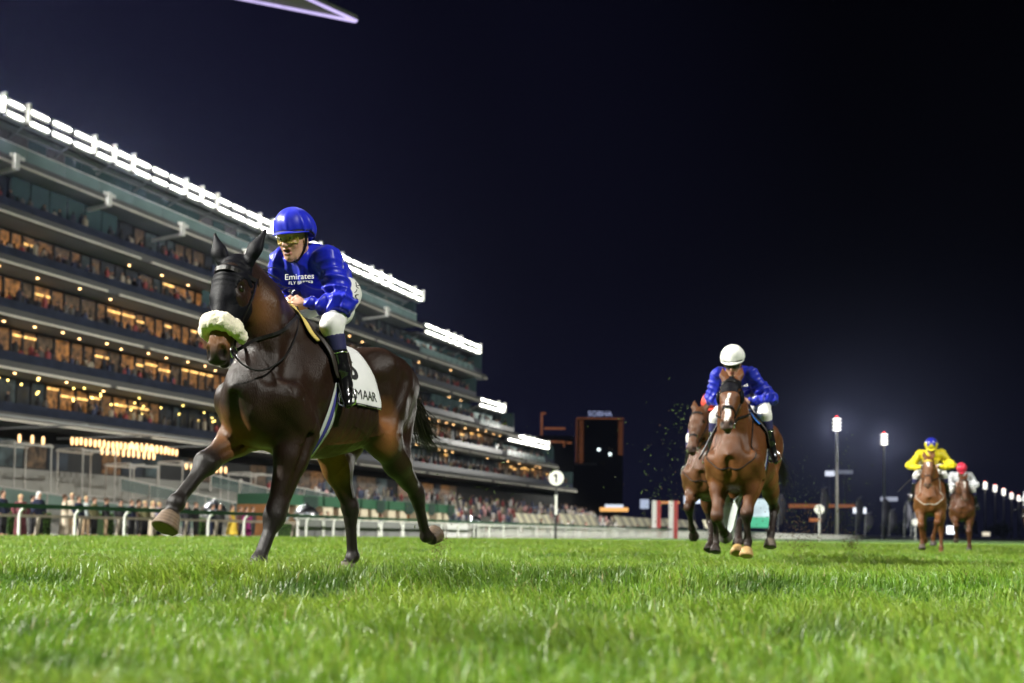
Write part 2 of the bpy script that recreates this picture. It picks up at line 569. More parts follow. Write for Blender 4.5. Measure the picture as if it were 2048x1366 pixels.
def grass_blades():
    r = np.random.default_rng(5)
    zones = [(0.75, 2.4, 5200, 1.0, 0.9), (2.4, 6.2, 4200, 1.0, 1.0), (6.2, 12, 1700, 1.05, 1.35), (12, 26, 420, 1.1, 2.2), (26, 60, 70, 1.2, 5.0)]
    B = []
    for d0, d1, den, hs, ws in zones:
        mg = 1.3 + 0.04 * d1
        area = (d1 - d0) * 2 * (0.53 * d1 + mg)
        n = int(den * area)
        d = d0 + (d1 - d0) * r.random(n); l = (r.random(n) * 2 - 1) * (0.53 * d1 + mg)
        k = np.abs(l) < 0.53 * d + mg
        d, l = d[k], l[k]
        x = d * FW[0] + l * RT[0]; y = d * FW[1] + l * RT[1]
        B.append(np.stack([x, y, np.full(len(x), hs), np.full(len(x), ws), d], 1))
    B = np.concatenate(B)
    B = B[~((B[:, 0] < -30.6))]
    x, y, hs, ws, d = B.T
    n = len(x)
    P2 = np.stack([x, y, 0 * x], 1)
    c1 = snoise(P2, 0.35, 1); c2 = snoise(P2, 1.1, 2); c3 = snoise(P2, 3.0, 4)
    hgt = hs * (0.068 + 0.014 * c1 + 0.016 * c2 + 0.012 * c3 + 0.021 * r.normal(size=n)).clip(0.018, 0.14)
    lean = np.abs(r.normal(size=n)) * 0.5 + 0.22 + 0.28 * np.clip(c2, 0, 1)
    az = r.random(n) * 6.283
    az = np.where(r.random(n) < 0.45, 2.4 + 1.5 * c2 + 0.8 * c1 + 0.5 * r.normal(size=n), az)
    w = ws * (0.0022 + 0.0016 * r.random(n))
    z0 = ground_z(x, y) - 0.004
    dx, dy = np.cos(az), np.sin(az)
    fa = r.random(n) * 6.283
    sx, sy = np.cos(fa), np.sin(fa)
    b0 = np.stack([x, y, z0], 1)
    sv = np.stack([sx, sy, 0 * sx], 1) * w[:, None]
    lv = np.stack([dx, dy, 0 * dx], 1)
    up = np.array([0, 0, 1.0])
    m1 = b0 + lv * (hgt * lean * 0.22)[:, None] + up * (hgt * 0.58)[:, None]
    tp = b0 + lv * (hgt * lean * 0.95)[:, None] + up * (hgt * (1.05 - 0.33 * lean).clip(0.25, 1.1))[:, None]
    V = np.stack([b0 - sv, b0 + sv, m1 - sv * 0.85, m1 + sv * 0.85, tp], 1).reshape(-1, 3)
    i = np.arange(n)[:, None] * 5
    F = np.concatenate([i + np.array([[0, 1, 3]]), i + np.array([[0, 3, 2]]), i + np.array([[2, 3, 4]])])
    base = np.array([0.128, 0.275, 0.020]); yel = np.array([0.270, 0.365, 0.045]); drk = np.array([0.038, 0.100, 0.010]); straw = np.array([0.34, 0.31, 0.12])
    t = (0.5 + 0.28 * c1 + 0.2 * c3 + 0.25 * r.normal(size=n)).clip(0, 1)[:, None]
    col = base * (1 - t) + yel * t
    dk = np.clip(np.clip(-c2 * 0.8 - 0.05, 0, 0.85) + np.clip(snoise(P2, 0.55, 8) * 0.9 - 0.45, 0, 0.5), 0, 0.9)[:, None]  # random darker clumps, raised to stand in for the second horse's shadow too
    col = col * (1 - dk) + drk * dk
    st = (r.random(n) < 0.018)[:, None]
    col = np.where(st, straw, col) * (0.8 + 0.4 * r.random(n))[:, None]
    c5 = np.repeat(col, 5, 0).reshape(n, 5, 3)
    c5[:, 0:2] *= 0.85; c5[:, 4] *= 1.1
    m, nt, b = nodes_of('grass_blades')
    N, L = nt.nodes, nt.links
    at = N.new('ShaderNodeAttribute'); at.attribute_name = 'col'
    L.new(at.outputs['Color'], b.inputs['Base Color'])
    b.inputs['Roughness'].default_value = 0.42; b.inputs['Specular IOR Level'].default_value = 0.45
    tr = N.new('ShaderNodeBsdfTranslucent'); L.new(at.outputs['Color'], tr.inputs['Color'])
    mx = N.new('ShaderNodeMixShader'); mx.inputs[0].default_value = 0.38
    L.new(b.outputs[0], mx.inputs[1]); L.new(tr.outputs[0], mx.inputs[2])
    L.new(mx.outputs[0], N['Material Output'].inputs['Surface'])
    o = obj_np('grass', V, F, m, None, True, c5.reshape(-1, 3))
    tag(o, 'bright green racecourse grass blades in the foreground', 'grass', None, 'stuff')
grass_blades()
# ================================================================ grandstand
XF = -72.0
def emis(name, col, s, var=0.0, scale=1.0, dark=(0.02, 0.02, 0.02)):
    """material of something that gives off light; var breaks the glow up (room behind a pane)"""
    m, nt, b = nodes_of(name)
    N, L = nt.nodes, nt.links
    b.inputs['Base Color'].default_value = (*dark, 1); b.inputs['Roughness'].default_value = 0.4
    b.inputs['Emission Color'].default_value = (*col, 1); b.inputs['Emission Strength'].default_value = s
    if var:
        tc = N.new('ShaderNodeTexCoord'); nz = N.new('ShaderNodeTexNoise'); nz.inputs['Scale'].default_value = scale; nz.inputs['Detail'].default_value = 5
        mr = N.new('ShaderNodeMapRange'); mr.inputs[1].default_value = 0.36; mr.inputs[2].default_value = 0.68
        mr.inputs[3].default_value = s * (1 - var); mr.inputs[4].default_value = s * (1 + var)
        L.new(tc.outputs['Object'], nz.inputs['Vector']); L.new(nz.outputs['Fac'], mr.inputs[0]); L.new(mr.outputs[0], b.inputs['Emission Strength'])
    return m

M_CONC = mat('stand_concrete', (0.085, 0.085, 0.082), 0.8, var=0.12, scale=0.4)
M_SOFF = mat('stand_soffit', (0.22, 0.235, 0.225), 0.8, var=0.15, scale=0.3)
M_TRIM = mat('pale_edge_trim', (0.60, 0.57, 0.50), 0.6, var=0.05, scale=0.5)
M_NAVYG = mat('dark_seat_front', (0.022, 0.028, 0.048), 0.3, var=0.5, scale=1.2)
M_TEAL = mat('teal_glass', (0.055, 0.095, 0.10), 0.12, var=0.25, scale=0.25, spec=0.6)
M_TEALB = mat('pale_balustrade_glass', (0.28, 0.40, 0.40), 0.15, var=0.2, scale=0.4, alpha=0.55)
M_DARKW = mat('dark_interior_wall', (0.035, 0.036, 0.036), 0.8, var=0.3, scale=0.3)
M_WHITES = mat('white_steel', (0.72, 0.72, 0.70), 0.5, var=0.05)
M_GREYS = mat('grey_steel', (0.28, 0.29, 0.29), 0.5, var=0.1)
M_MULL = mat('dark_mullion', (0.02, 0.022, 0.024), 0.5)
M_FLOOD = emis('floodlight_lens', (1.0, 0.98, 0.88), 9.0)
M_WARM = [emis('warm_room_%d' % i, c, s, 0.9, sc) for i, (c, s, sc) in enumerate([((1, 0.42, 0.11), 0.11, 2.2), ((1, 0.47, 0.16), 0.06, 2.8), ((0.85, 0.52, 0.26), 0.035, 1.8), ((0.42, 0.60, 0.58), 0.030, 0.9), ((0.28, 0.38, 0.48), 0.020, 0.7)])]
M_BAR = emis('gold_light_strip', (1, 0.55, 0.16), 1.1, 0.5, 3.0)
M_DOWN = emis('warm_downlight', (1, 0.55, 0.22), 6.0)
M_FAIRY = emis('yellow_fairy_light', (1, 0.72, 0.18), 5.0)
M_PEND = emis('pendant_lamp_glow', (1, 0.56, 0.24), 1.5)
M_SILH = mat('crowd_clothes', (1, 1, 1), 0.8, attr='col')

GS = empty('grandstand', (XF, 60, 0), 0, 'long multi-storey grandstand with rows of white floodlights along its stepped top', 'grandstand')
def gpart(o): 
    o.location = (o.location[0] - XF, o.location[1] - 60, o.location[2])
    o.parent = GS
    return o
def part(name): 
    e_ = bpy.data.objects.new(name, None); link(e_, GS); e_.location = (-XF, -60, 0); e_.empty_display_size = 0.2
    return e_

def shared(name, me, parent, loc, rot=None, scale=None):
    o = bpy.data.objects.new(name, me); o.location = loc
    if rot: o.rotation_euler = rot
    if scale: o.scale = scale
    return link(o, parent)

def mk(mbuild, name, m, smooth=False):
    o = mbuild.build(name, m, None, smooth); me = o.data
    bpy.data.objects.remove(o)
    return me

def figure_specks(name, spots, parent, m, pal, seed):
    """people too far away to tell apart: head and shoulders"""
    r = np.random.default_rng(seed)
    V, F, C = [], [], []
    for (x, y, z) in spots:
        mb = MB(); h = 1.5 + 0.3 * r.random()
        w = 0.21 + 0.05 * r.random()
        mb.ball((x, y, z + h), (0.11, 0.11, 0.14), 6, 4)
        mb.lathe([(w * 0.8, 0.0), (w, h * 0.5), (w * 1.1, h - 0.32), (0.08, h - 0.13)], (x, y, z), 6)
        nb = len(V); V += mb.v; F += [tuple(i + nb for i in q) for q in mb.f]
        nh = 7 * 5 - 5
        c = pal[r.integers(len(pal))]
        sk = (0.30, 0.17, 0.11) if r.random() < 0.6 else (0.02, 0.015, 0.012)
        C += [sk] * 30 + [c] * (len(mb.v) - 30)
    o = obj_np(name, np.array(V), F, m, parent, True, np.array(C))
    o['kind'] = 'stuff'
    return o

PAL_D = [(0.01, 0.012, 0.02), (0.02, 0.02, 0.025), (0.03, 0.03, 0.05), (0.06, 0.03, 0.02), (0.10, 0.09, 0.08)]
PAL_C = [(0.5, 0.5, 0.5), (0.6, 0.55, 0.5), (0.04, 0.05, 0.1), (0.25, 0.05, 0.05), (0.02, 0.02, 0.02), (0.35, 0.3, 0.22), (0.1, 0.12, 0.2), (0.55, 0.3, 0.3)]

# floors: (z of slab edge, far end Y, soffit tint)
FLOORS = [(9.7, 197, 0), (14.0, 186, 1), (18.4, 166, 2), (22.8, 150, 3), (26.9, 152, 4), (31.4, 129, 5)]
Y0 = 36.0
me_down = mk(MB().lathe([(0.10, 0.0), (0.10, 0.05)], n=8), 'downlight', M_DOWN)
me_mull = mk(MB().box(-0.12, 0.12, -0.10, 0.10, 0, 3.4), 'mullion', M_MULL)
me_post = mk(MB().box(-0.03, 0.03, -0.03, 0.03, 0, 1.1), 'post', M_GREYS)
rs = random.Random(4)
for fi, (z, ye, k) in enumerate(FLOORS):
    st = part('storey')
    top = FLOORS[fi + 1][0] if fi + 1 < len(FLOORS) else 35.2
    MB().box(XF - 9, XF, Y0, ye, z - 0.45, z).build('floor_slab', M_SOFF, st)
    # upstand in front, leaning back a little
    if fi < 5:
        MB().hexa([(XF + 0.02, Y0, z - 0.5), (XF + 0.32, Y0, z - 0.5), (XF + 0.32, ye, z - 0.5), (XF + 0.02, ye, z - 0.5),
                   (XF - 0.15, Y0, z + 0.30), (XF + 0.12, Y0, z + 0.30), (XF + 0.12, ye, z + 0.30), (XF - 0.15, ye, z + 0.30)]).build('parapet', M_CONC, st)
        MB().box(XF - 0.75, XF - 0.65, Y0, ye - 0.3, z + 0.003, z + 1.25).build('seat_front', M_NAVYG, st)
        wx = XF - 3.1
        MB().box(wx - 0.4, wx - 0.15, Y0, ye - 0.5, z + 0.002, top - 0.452).build('back_wall', M_DARKW, st)
        # rooms behind: panes one by one
        y = Y0 + 0.5
        mode = rs.random()
        while y < ye - 3.2:
            w = rs.choice((1.2, 1.5, 1.9))
            if rs.random() < 0.11: mode = rs.random()
            warm = {0: 0.35, 1: 0.62, 2: 0.62, 3: 0.28, 4: 0.06}[fi] * (1.0 if y < 120 else 0.55)
            if mode < warm: m = M_WARM[rs.choice((0, 0, 1, 1, 2))]
            elif mode < warm + 0.3: m = M_WARM[rs.choice((2, 3, 4))]
            else: m = M_WARM[rs.choice((3, 4, 4))]
            hgt = top - z - 0.75
            me = mk(MB().box(0, 0.06, 0.06, w - 0.06, 0.15, hgt), 'window_pane', m)
            shared('window_pane', me, st, (wx - 0.1, y, z))
            shared('mullion', me_mull, st, (wx + 0.05, y, z + 0.05), None, (1, 1, hgt / 3.4))
            if m in M_WARM[:2] and rs.random() < 0.5:
                zz = z + hgt * rs.choice((0.78, 0.86, 0.92))
                MB().box(wx + 0.1, wx + 0.16, y + 0.1, y + w - 0.15, zz, zz + 0.16).build('light_strip', M_BAR, st)
            y += w
        # pale trim below the parapet, in lengths with gaps
        y = Y0
        while y < ye - 1:
            L_ = rs.choice((14.0, 18.0, 22.0)); y1 = min(y + L_, ye - 0.4)
            MB().box(XF + 0.34, XF + 0.50, y, y1, z - 0.50, z - 0.30).build('edge_trim', M_TRIM, st)
            y = y1 + rs.choice((0.8, 1.4))
        # downlights in the soffit above
        if fi in (1, 2, 3, 0):
            y = Y0 + rs.random() * 3
            while y < min(ye, FLOORS[fi + 1][1]) - 2:
                if rs.random() < (0.85 if fi == 1 else 0.5):
                    shared('downlight', me_down, st, (XF - 0.9 - 1.4 * rs.random(), y, top - 0.515))
                y += 2.7 if fi in (0, 1) else 4.2
        sp = []
        y = Y0
        while y < ye - 2:
            y += rs.expovariate(2.6 if fi in (2, 3) else 1.8)
            sp.append((XF - 1.1 - 1.4 * rs.random(), y, z + 0.25 + 0.5 * rs.random()))
        figure_specks('balcony_crowd', sp, st, M_SILH, PAL_D + PAL_C[2:6], fi)
    # end wall of the storey
    MB().box(XF - 9, XF - 0.8, ye - 0.3, ye, z + 0.004, top - 0.46).build('end_wall', M_TEAL, st)
# far part of floor 23-27: teal glazing instead of open balcony
tg = part('glazed_bay')
for (ya, yb, za, zb) in ((84, 100, 23.6, 26.3), (118, 129, 23.6, 26.3), (60, 72, 27.9, 30.6), (136, 149, 18.9, 22.1)):
    y = ya
    while y < yb:
        MB().box(XF - 1.9, XF - 1.8, y + 0.04, y + 1.9, za, zb).build('glass_panel', M_TEAL, tg)
        y += 2.0
# top storey: glazing, balustrade, rails
ts = part('roof_storey')
y = Y0
me_gl = mk(MB().box(0, 0.08, 0.05, 1.95, 0, 3.1), 'glass_panel', M_TEAL)
me_gl2 = mk(MB().box(0, 0.08, 0.05, 1.95, 0, 3.1), 'curtain_panel', mat('grey_blind', (0.12, 0.115, 0.13), 0.7, var=0.3, scale=1.5))
while y < 127:
    shared('glass_panel', me_gl if rs.random() < 0.66 else me_gl2, ts, (XF - 2.4, y, 31.45)); y += 2.0
MB().box(XF - 9, XF - 2.2, Y0, 129, 34.6, 35.1).build('roof_edge', M_GREYS, ts)
MB().box(XF - 9, XF - 2.0, Y0, 129, 35.1, 35.4).build('roof', M_DARKW, ts)
y = Y0
me_bal = mk(MB().box(0, 0.04, 0.04, 3.96, 0, 1.15), 'balustrade_glass', M_TEALB)
while y < 126:
    shared('balustrade_glass', me_bal, ts, (XF - 0.1, y, 31.45)); shared('post', me_post, ts, (XF - 0.14, y, 31.45)); y += 4.0
MB().box(XF - 0.14, XF - 0.06, Y0, 128, 32.62, 32.70).build('handrail', M_WHITES, ts)
MB().box(XF + 0.02, XF + 0.3, Y0, 129, 30.92, 31.4).build('parapet', M_CONC, ts)
MB().box(XF + 0.32, XF + 0.46, Y0, 129.4, 30.70, 30.90).build('edge_trim', M_TRIM, ts)
figure_specks('balcony_crowd', [(XF - 1.0, yy, 31.45) for yy in (62, 63, 82.5, 97, 98.3, 99, 112, 121)], ts, M_SILH, PAL_C, 9)

# floodlight gantries: two rows of long lamps with fins between
def lens_mesh(L_):
    mb = MB(); n = 10
    v, f = [], []
    pts = []
    for i in range(n):
        a = 2 * math.pi * i / n
        pts.append((math.copysign(L_ / 2 - 0.28, math.cos(a)) + 0.28 * math.cos(a) if abs(math.cos(a)) > 1e-6 else 0, 0.12 * math.sin(a)))
    v = [(0.0, p[0], p[1]) for p in pts] + [(0.14, p[0] * 0.94, p[1] * 0.82) for p in pts]
    f = [tuple(range(n, 2 * n))] + [(i, (i + 1) % n, n + (i + 1) % n, n + i) for i in range(n)]
    return mk(mb.add(v, f), 'lens', M_FLOOD)
me_lens = lens_mesh(1.95); me_lens_s = lens_mesh(1.5)
me_house = mk(MB().box(-0.30, -0.02, -1.0, 1.0, -0.32, 0.32), 'housing', M_GREYS)
me_fin = mk(MB().box(-0.2, 0.35, -0.10, 0.10, -1.15, 0.55), 'fin', M_WHITES)

def gantry(ya, yb, z, n_l, watts):
    g = part('floodlight_gantry')
    MB().box(XF - 0.75, XF - 0.55, ya, yb, z + 0.05, z + 0.2).build('beam', M_GREYS, g)
    MB().box(XF - 0.75, XF - 0.55, ya, yb, z - 1.35, z - 1.2).build('beam', M_GREYS, g)
    n = int((yb - ya) / 2.35)
    for i in range(n):
        y = ya + (i + 0.5) * (yb - ya) / n
        big = i % 5 not in (3, 4)
        for dz in (0.0, -1.0):
            shared('housing', me_house, g, (XF, y, z + dz))
            shared('floodlight', me_lens if big else me_lens_s, g, (XF, y, z + dz), (0, R(25), 0))
        if i % 5 in (3, 4, 2):
            shared('fin', me_fin, g, (XF, y + 1.15, z))
        if i % 2 == 0:
            MB().bar((XF - 0.65, y - 1.1, z - 1.3), (XF - 2.3, y - 1.1, z - 2.0), 0.12, 0.12).build('strut', M_GREYS, g)
    # the light these lamps throw on the track
    for j in range(n_l):
        ld = bpy.data.lights.new('floodlight_beam', 'AREA'); ld.shape = 'RECTANGLE'
        ld.size = (yb - ya) / n_l * 0.9; ld.size_y = 0.10; ld.energy = watts; ld.color = (1.0, 0.98, 0.92); ld.spread = R(120)
        lo = bpy.data.objects.new('floodlight_beam', ld)
        y = ya + (j + 0.5) * (yb - ya) / n_l
        lo.matrix_world = Matrix.Translation((XF + 0.05, y, z)) @ (Vector((-1, 0.0, 0.85)).to_track_quat('Z', 'Y').to_matrix().to_4x4()) @ Matrix.Rotation(R(90) * 0, 4, 'Z')
        COL.objects.link(lo)
gantry(Y0, 129.5, 36.0, 4, 22000)
gantry(130.5, 149.5, 31.6, 1, 6000)
gantry(149.6, 159.8, 22.9, 1, 4000)
gantry(161.5, 181, 18.2, 1, 6000)
# boxes carrying the lower gantries
for (ya, yb, z0, z1) in ((129.2, 149, 27.0, 30.0), (150.2, 159.5, 18.6, 21.4), (161.5, 180.5, 14.2, 16.8)):
    o = part('upper_lounge')
    MB().box(XF - 9, XF - 2.4, ya, yb, z0 + 0.005, z1).build('wall', M_TEAL, o)
    MB().box(XF - 9.2, XF - 0.6, ya - 0.2, yb + 0.2, z1 + 0.002, z1 + 0.35).build('roof', M_DARKW, o)
    y = ya
    while y < yb - 2:
        shared('balustrade_glass', me_bal, o, (XF - 0.1, y, z0 + 0.01), None, (1, 0.5, 1)); y += 2.0
    MB().box(XF - 2.3, XF - 2.2, ya + 2, ya + 9, z0 + 0.3, z1 - 0.4).build('lit_window', emis('lounge_window', (0.75, 0.95, 0.85), 0.16, 0.6, 0.8), o)
    figure_specks('terrace_crowd', [(XF - 0.8 - 0.8 * rs.random(), ya + (yb - ya) * rs.random(), z0 + 0.02) for _ in range(16)], o, M_SILH, PAL_C, int(ya))
# white outriggers under the roof terrace
for y in (47.5, 58.3, 68.3, 78.0, 88.0, 98.0, 108.0, 118.2):
    b_ = MB()
    b_.box(XF + 0.55, XF + 0.95, y - 0.22, y + 0.22, 30.2, 31.5)
    b_.bar((XF + 0.9, y, 30.3), (XF - 4.2, y, 30.05), 0.30, 0.30)
    b_.box(XF + 0.55, XF + 0.72, y - 0.45, y + 0.9, 31.2, 31.5)
    o = b_.build('outrigger', M_WHITES, None); gpart(o)
# fairy lights and plants on the lowest balcony
for i in range(70):
    y = Y0 + 14 + (rs.random() ** 1.2) * 60
    shared('fairy_light', mk(MB().ball((0, 0, 0), 0.07, 6, 4), 'fairy_light', M_FAIRY), GS, (0 - 2.5 + 1.2 * rs.random(), y - 60, 11.9 + 1.5 * rs.random()))
# ground floor hall behind the terraces
gh = part('storey')
MB().box(XF - 9, XF - 4.5, Y0, 198, 0.2, 9.2).build('back_wall', M_DARKW, gh)
y = Y0
while y < 150:
    w = rs.choice((2.5, 3.2, 4.0))
    if rs.random() < 0.55:
        me = mk(MB().box(0, 0.06, 0.1, w - 0.1, 0, 2.4), 'window_pane', M_WARM[rs.choice((1, 2, 2, 3, 4))])
        shared('window_pane', me, gh, (XF - 4.4, y, 5.8))
    y += w
# pendant lamps hanging in rows in front of the hall
me_pl = mk(MB().lathe([(0.02, 0.30), (0.08, 0.24), (0.105, 0.0), (0.08, -0.24), (0.02, -0.30)], n=10), 'pendant_lamp', M_PEND, True)
pl = part('pendant_lamps')
for (ya, yb, n, z, x) in ((54.6, 66.0, 26, 6.85, -60.0), (57.5, 63.5, 11, 6.35, -60.0), (66.8, 72.5, 9, 5.75, -60.0), (61.5, 66, 8, 7.1, -61.0), (50, 53, 3, 6.6, -60)):
    for i in range(n):
        y = ya + (yb - ya) * (i + 0.15 * rs.random()) / n
        shared('pendant_lamp', me_pl, pl, (x, y, z + 0.08 * rs.random()))
MB().box(-60.4, -59.6, 48, 74, 8.0, 8.15).build('lamp_rail', M_GREYS, pl)
for y in (48.2, 56, 64, 73.8):
    MB().box(-72, -60, y - 0.08, y + 0.08, 8.16, 8.3).build('rail_bracket', M_GREYS, pl)

# ---------------------------------------------------------------- stepped public terrace below the stand
tr = empty('terrace_seating', (-60, 60, 0), 0, 'stepped concrete spectator terrace rising to the grandstand', 'terrace')
M_STEP = mat('terrace_concrete', (0.22, 0.22, 0.20), 0.85, var=0.15, scale=0.5)
M_RAILW = mat('off_white_rail', (0.38, 0.37, 0.34), 0.5, var=0.05)
for i in range(9):
    x0 = -54.5 - 1.9 * i
    MB().box(x0 - 1.9 + 60, x0 + 60, -24, 138, 0.0, 0.55 + 0.58 * i).build('step', M_STEP, tr)
figure_specks('seated_crowd', [(-54.8 - 1.9 * i - 1.4 * rs.random(), 82 + 112 * rs.random() ** 0.8, 0.55 + 0.58 * i - 0.45) for i in range(9) for _ in range(58)], None, M_SILH, PAL_C, 77)
tag(bpy.data.objects['seated_crowd'], 'distant seated crowd on the stepped terrace below the stand', 'crowd')
# sloping glass sided stairs and white frames on the terrace
me_fp = mk(MB().box(-0.04, 0.04, -0.04, 0.04, 0, 1), 'post', M_RAILW)
for j, (ya, yb, zb, zt) in enumerate(((49.7, 52.8, 2.4, 6.2), (55.7, 58.9, 2.3, 6.2), (66.4, 71.3, 2.3, 6.0), (60.5, 63.5, 2.3, 5.4), (75.5, 79.5, 2.2, 5.6))):
    f_ = empty('pergola_frame', (-60, ya, zb), 0, ('white steel frame at the stand beside the leftmost terrace wall', 'white steel frame under the left end of the pendant lamps',
               'white steel frame behind the raised foreleg of the leading horse', 'low white frame under the middle of the pendant lamps', 'white frame on the terrace behind the chest of the leading horse')[j], 'frame', 'white frames on the terrace')
    for (dx, dy) in ((0, 0), (0, yb - ya), (-2.6, 0), (-2.6, yb - ya)):
        shared('post', me_fp, f_, (dx, dy, -1.4 if dx == 0 else -0.3), None, (1, 1, zt - zb + (1.4 if dx == 0 else 0.3)))
    for dx in (0, -2.6):
        MB().box(dx - 0.072, dx + 0.072, -0.15, yb - ya + 0.15, zt - zb + 0.001, zt - zb + 0.15).build('beam', M_RAILW, f_)
    for k in range(3):
        MB().box(-2.6, 0.0, (yb - ya) * k / 2 - 0.05, (yb - ya) * k / 2 + 0.05, zt - zb + 0.152, zt - zb + 0.25).build('cross_beam', M_RAILW, f_)
    MB().box(-0.04, 0.04, 0.08, yb - ya - 0.08, 0.5, 0.56).build('handrail', M_RAILW, f_)
for j, (a, b, zz) in enumerate((((-58, 44, 2.3), (-50, 57.5, 0.35), 0.95), ((-60, 59.5, 3.4), (-52, 70, 0.9), 0.9), ((-60, 70, 4.2), (-51, 82.5, 1.0), 1.0), ((-60, 79, 4.0), (-50, 95, 0.9), 1.0))):
    bs = empty('stair_balustrade', a, 0, ('broad pale glass wall sloping down behind spectators at left edge', 'sloping white handrail with glass under the pendant lamps', 'sloping white handrail behind the raised foreleg',
               'sloping white handrail behind the legs of the leading horse')[j], 'balustrade', 'sloping stair balustrades')
    a_, b_ = Vector(a), Vector(b)
    n = 6
    for i in range(n):
        p = (b_ - a_) * (i / n); q = (b_ - a_) * ((i + 1) / n - 0.01)
        up = Vector((0, 0, zz)); th = Vector((0.05, 0.03, 0))
        MB().hexa([p, p + th, q + th, q, p + up, p + up + th, q + th + up, q + up]).build('glass_panel', mat('stair_glass', (0.10, 0.15, 0.14), 0.2, var=0.2, scale=0.4, alpha=0.45) if j else mat('green_white_banner_glass', (0.13, 0.20, 0.17), 0.3, var=0.5, scale=0.5), bs)
        MB().box(p.x - 0.05, p.x + 0.05, p.y - 0.06, p.y - 0.005, p.z - 0.4, p.z + zz).build('post', M_RAILW, bs)
    MB().bar(Vector((0, 0, zz + 0.07)), b_ - a_ + Vector((0, 0, zz + 0.07)), 0.12, 0.12).build('handrail', M_RAILW, bs)

# ---------------------------------------------------------------- wing tip of the high roof over the stand
wg = empty('roof_wing', (-40.6, 62.6, 38.8), 0, 'pointed tip of a huge canopy roof overhead, edged with violet light strips', 'roof')
M_WING = mat('canopy_cladding', (0.20, 0.19, 0.16), 0.6, var=0.1, scale=0.2)
M_VIO = emis('violet_light_strip', (0.62, 0.52, 0.95), 0.5, 0.25, 0.3)
_e1 = Vector((-48.8, -40.8, 2.8)); _e2 = Vector((-23.4, -39.0, 4.8)); _up = Vector((0, 0, 1.0))
MB().add([(0, 0, 0), _e1, _e2, (0.0, -0.3, 0.25), _e1 + _up * 2, _e2 + _up * 2], [(0, 2, 1), (3, 4, 5), (0, 1, 4, 3), (1, 2, 5, 4), (2, 0, 3, 5)]).build('canopy', M_WING, wg)
_dn = Vector((0, 0, -0.12))
for a_, b_, t0, t1 in ((Vector((0, 0, 0)), _e1, 0.004, 0.9), (Vector((0, 0, 0)), _e2, 0.004, 0.9)):
    MB().bar(a_ + (b_ - a_) * t0 + _dn, a_ + (b_ - a_) * t1 + _dn, 0.22, 0.12).build('light_strip', M_VIO, wg)
for t in (0.25, 0.45, 0.65, 0.85):
    MB().bar(_e1 * t + Vector((0, 0, -0.2)), _e2 * t + Vector((0, 0, -0.2)), 0.3, 0.3).build('rib', M_GREYS, wg)
MB().bar(_e1 * 0.92, Vector((_e1.x * 0.92, _e1.y * 0.92, -38.8)), 1.6, 1.6, (0, 1, 0)).build('mast', M_GREYS, wg)
MB().bar(_e2 * 0.95, _e1 * 0.92 + Vector((0, 0, -12)), 0.9, 0.9).build('mast_arm', M_GREYS, wg)
# ================================================================ rails, stalls, spectators along the outer rail
ap = MB().add([(-31.6, -40, 0.010), (-31.6, 420, 0.010), (-54.4, 420, 0.010), (-54.4, -40, 0.010)], [(0, 1, 2, 3)]).build('pavement', ramp_mat('apron_paving', [(0.16, 0.15, 0.13), (0.22, 0.21, 0.19)], 0.6, 0.85, 0.2, 20))
tag(ap, 'pale paved apron between rail and stand', None, None, 'structure')

M_RGREEN = mat('dark_green_rail', (0.018, 0.060, 0.030), 0.4, var=0.1)
M_RWHITE = mat('white_rail_post', (0.70, 0.70, 0.66), 0.45, var=0.06)
M_RBEIGE = mat('beige_rail', (0.36, 0.31, 0.25), 0.6, var=0.1)
rail = empty('running_rail', (-31, 60, 0), 0, 'dark green running rail on white goose-neck posts along the outer edge of the turf', 'rail')
MB().bar((0, -45, 1.13), (0, 130, 1.13), 0.13, 0.16).build('top_rail', M_RGREEN, rail)
v, f = tube_vf(spline([(-0.30, 0, -0.05), (-0.30, 0, 0.45), (-0.28, 0, 0.82), (-0.16, 0, 1.00), (-0.02, 0, 1.05)], 12), 0.055, 8)
me_gn = mk(MB().add(v, f), 'post', M_RWHITE, True)
y = -44.0
while y < 130:
    shared('post', me_gn, rail, (0, y, 0)); y += 2.55 if y < 8 else 3.4
rail2 = empty('crowd_barrier', (-33.2, 40, 0), 0, 'low beige barrier rail behind the green running rail', 'barrier')
MB().bar((0, -25, 0.80), (0, 6.5, 0.80), 0.09, 0.11).build('rail', M_RBEIGE, rail2)
y = -24.0
me_bp = mk(MB().bar((0.0, 0, -0.02), (0.0, 0.0, 0.745), 0.10, 0.13, (0, 1, 0)), 'post', M_RBEIGE)
while y < 6.5:
    shared('post', me_bp, rail2, (0, y, 0), (0, R(8), 0)); y += 2.1

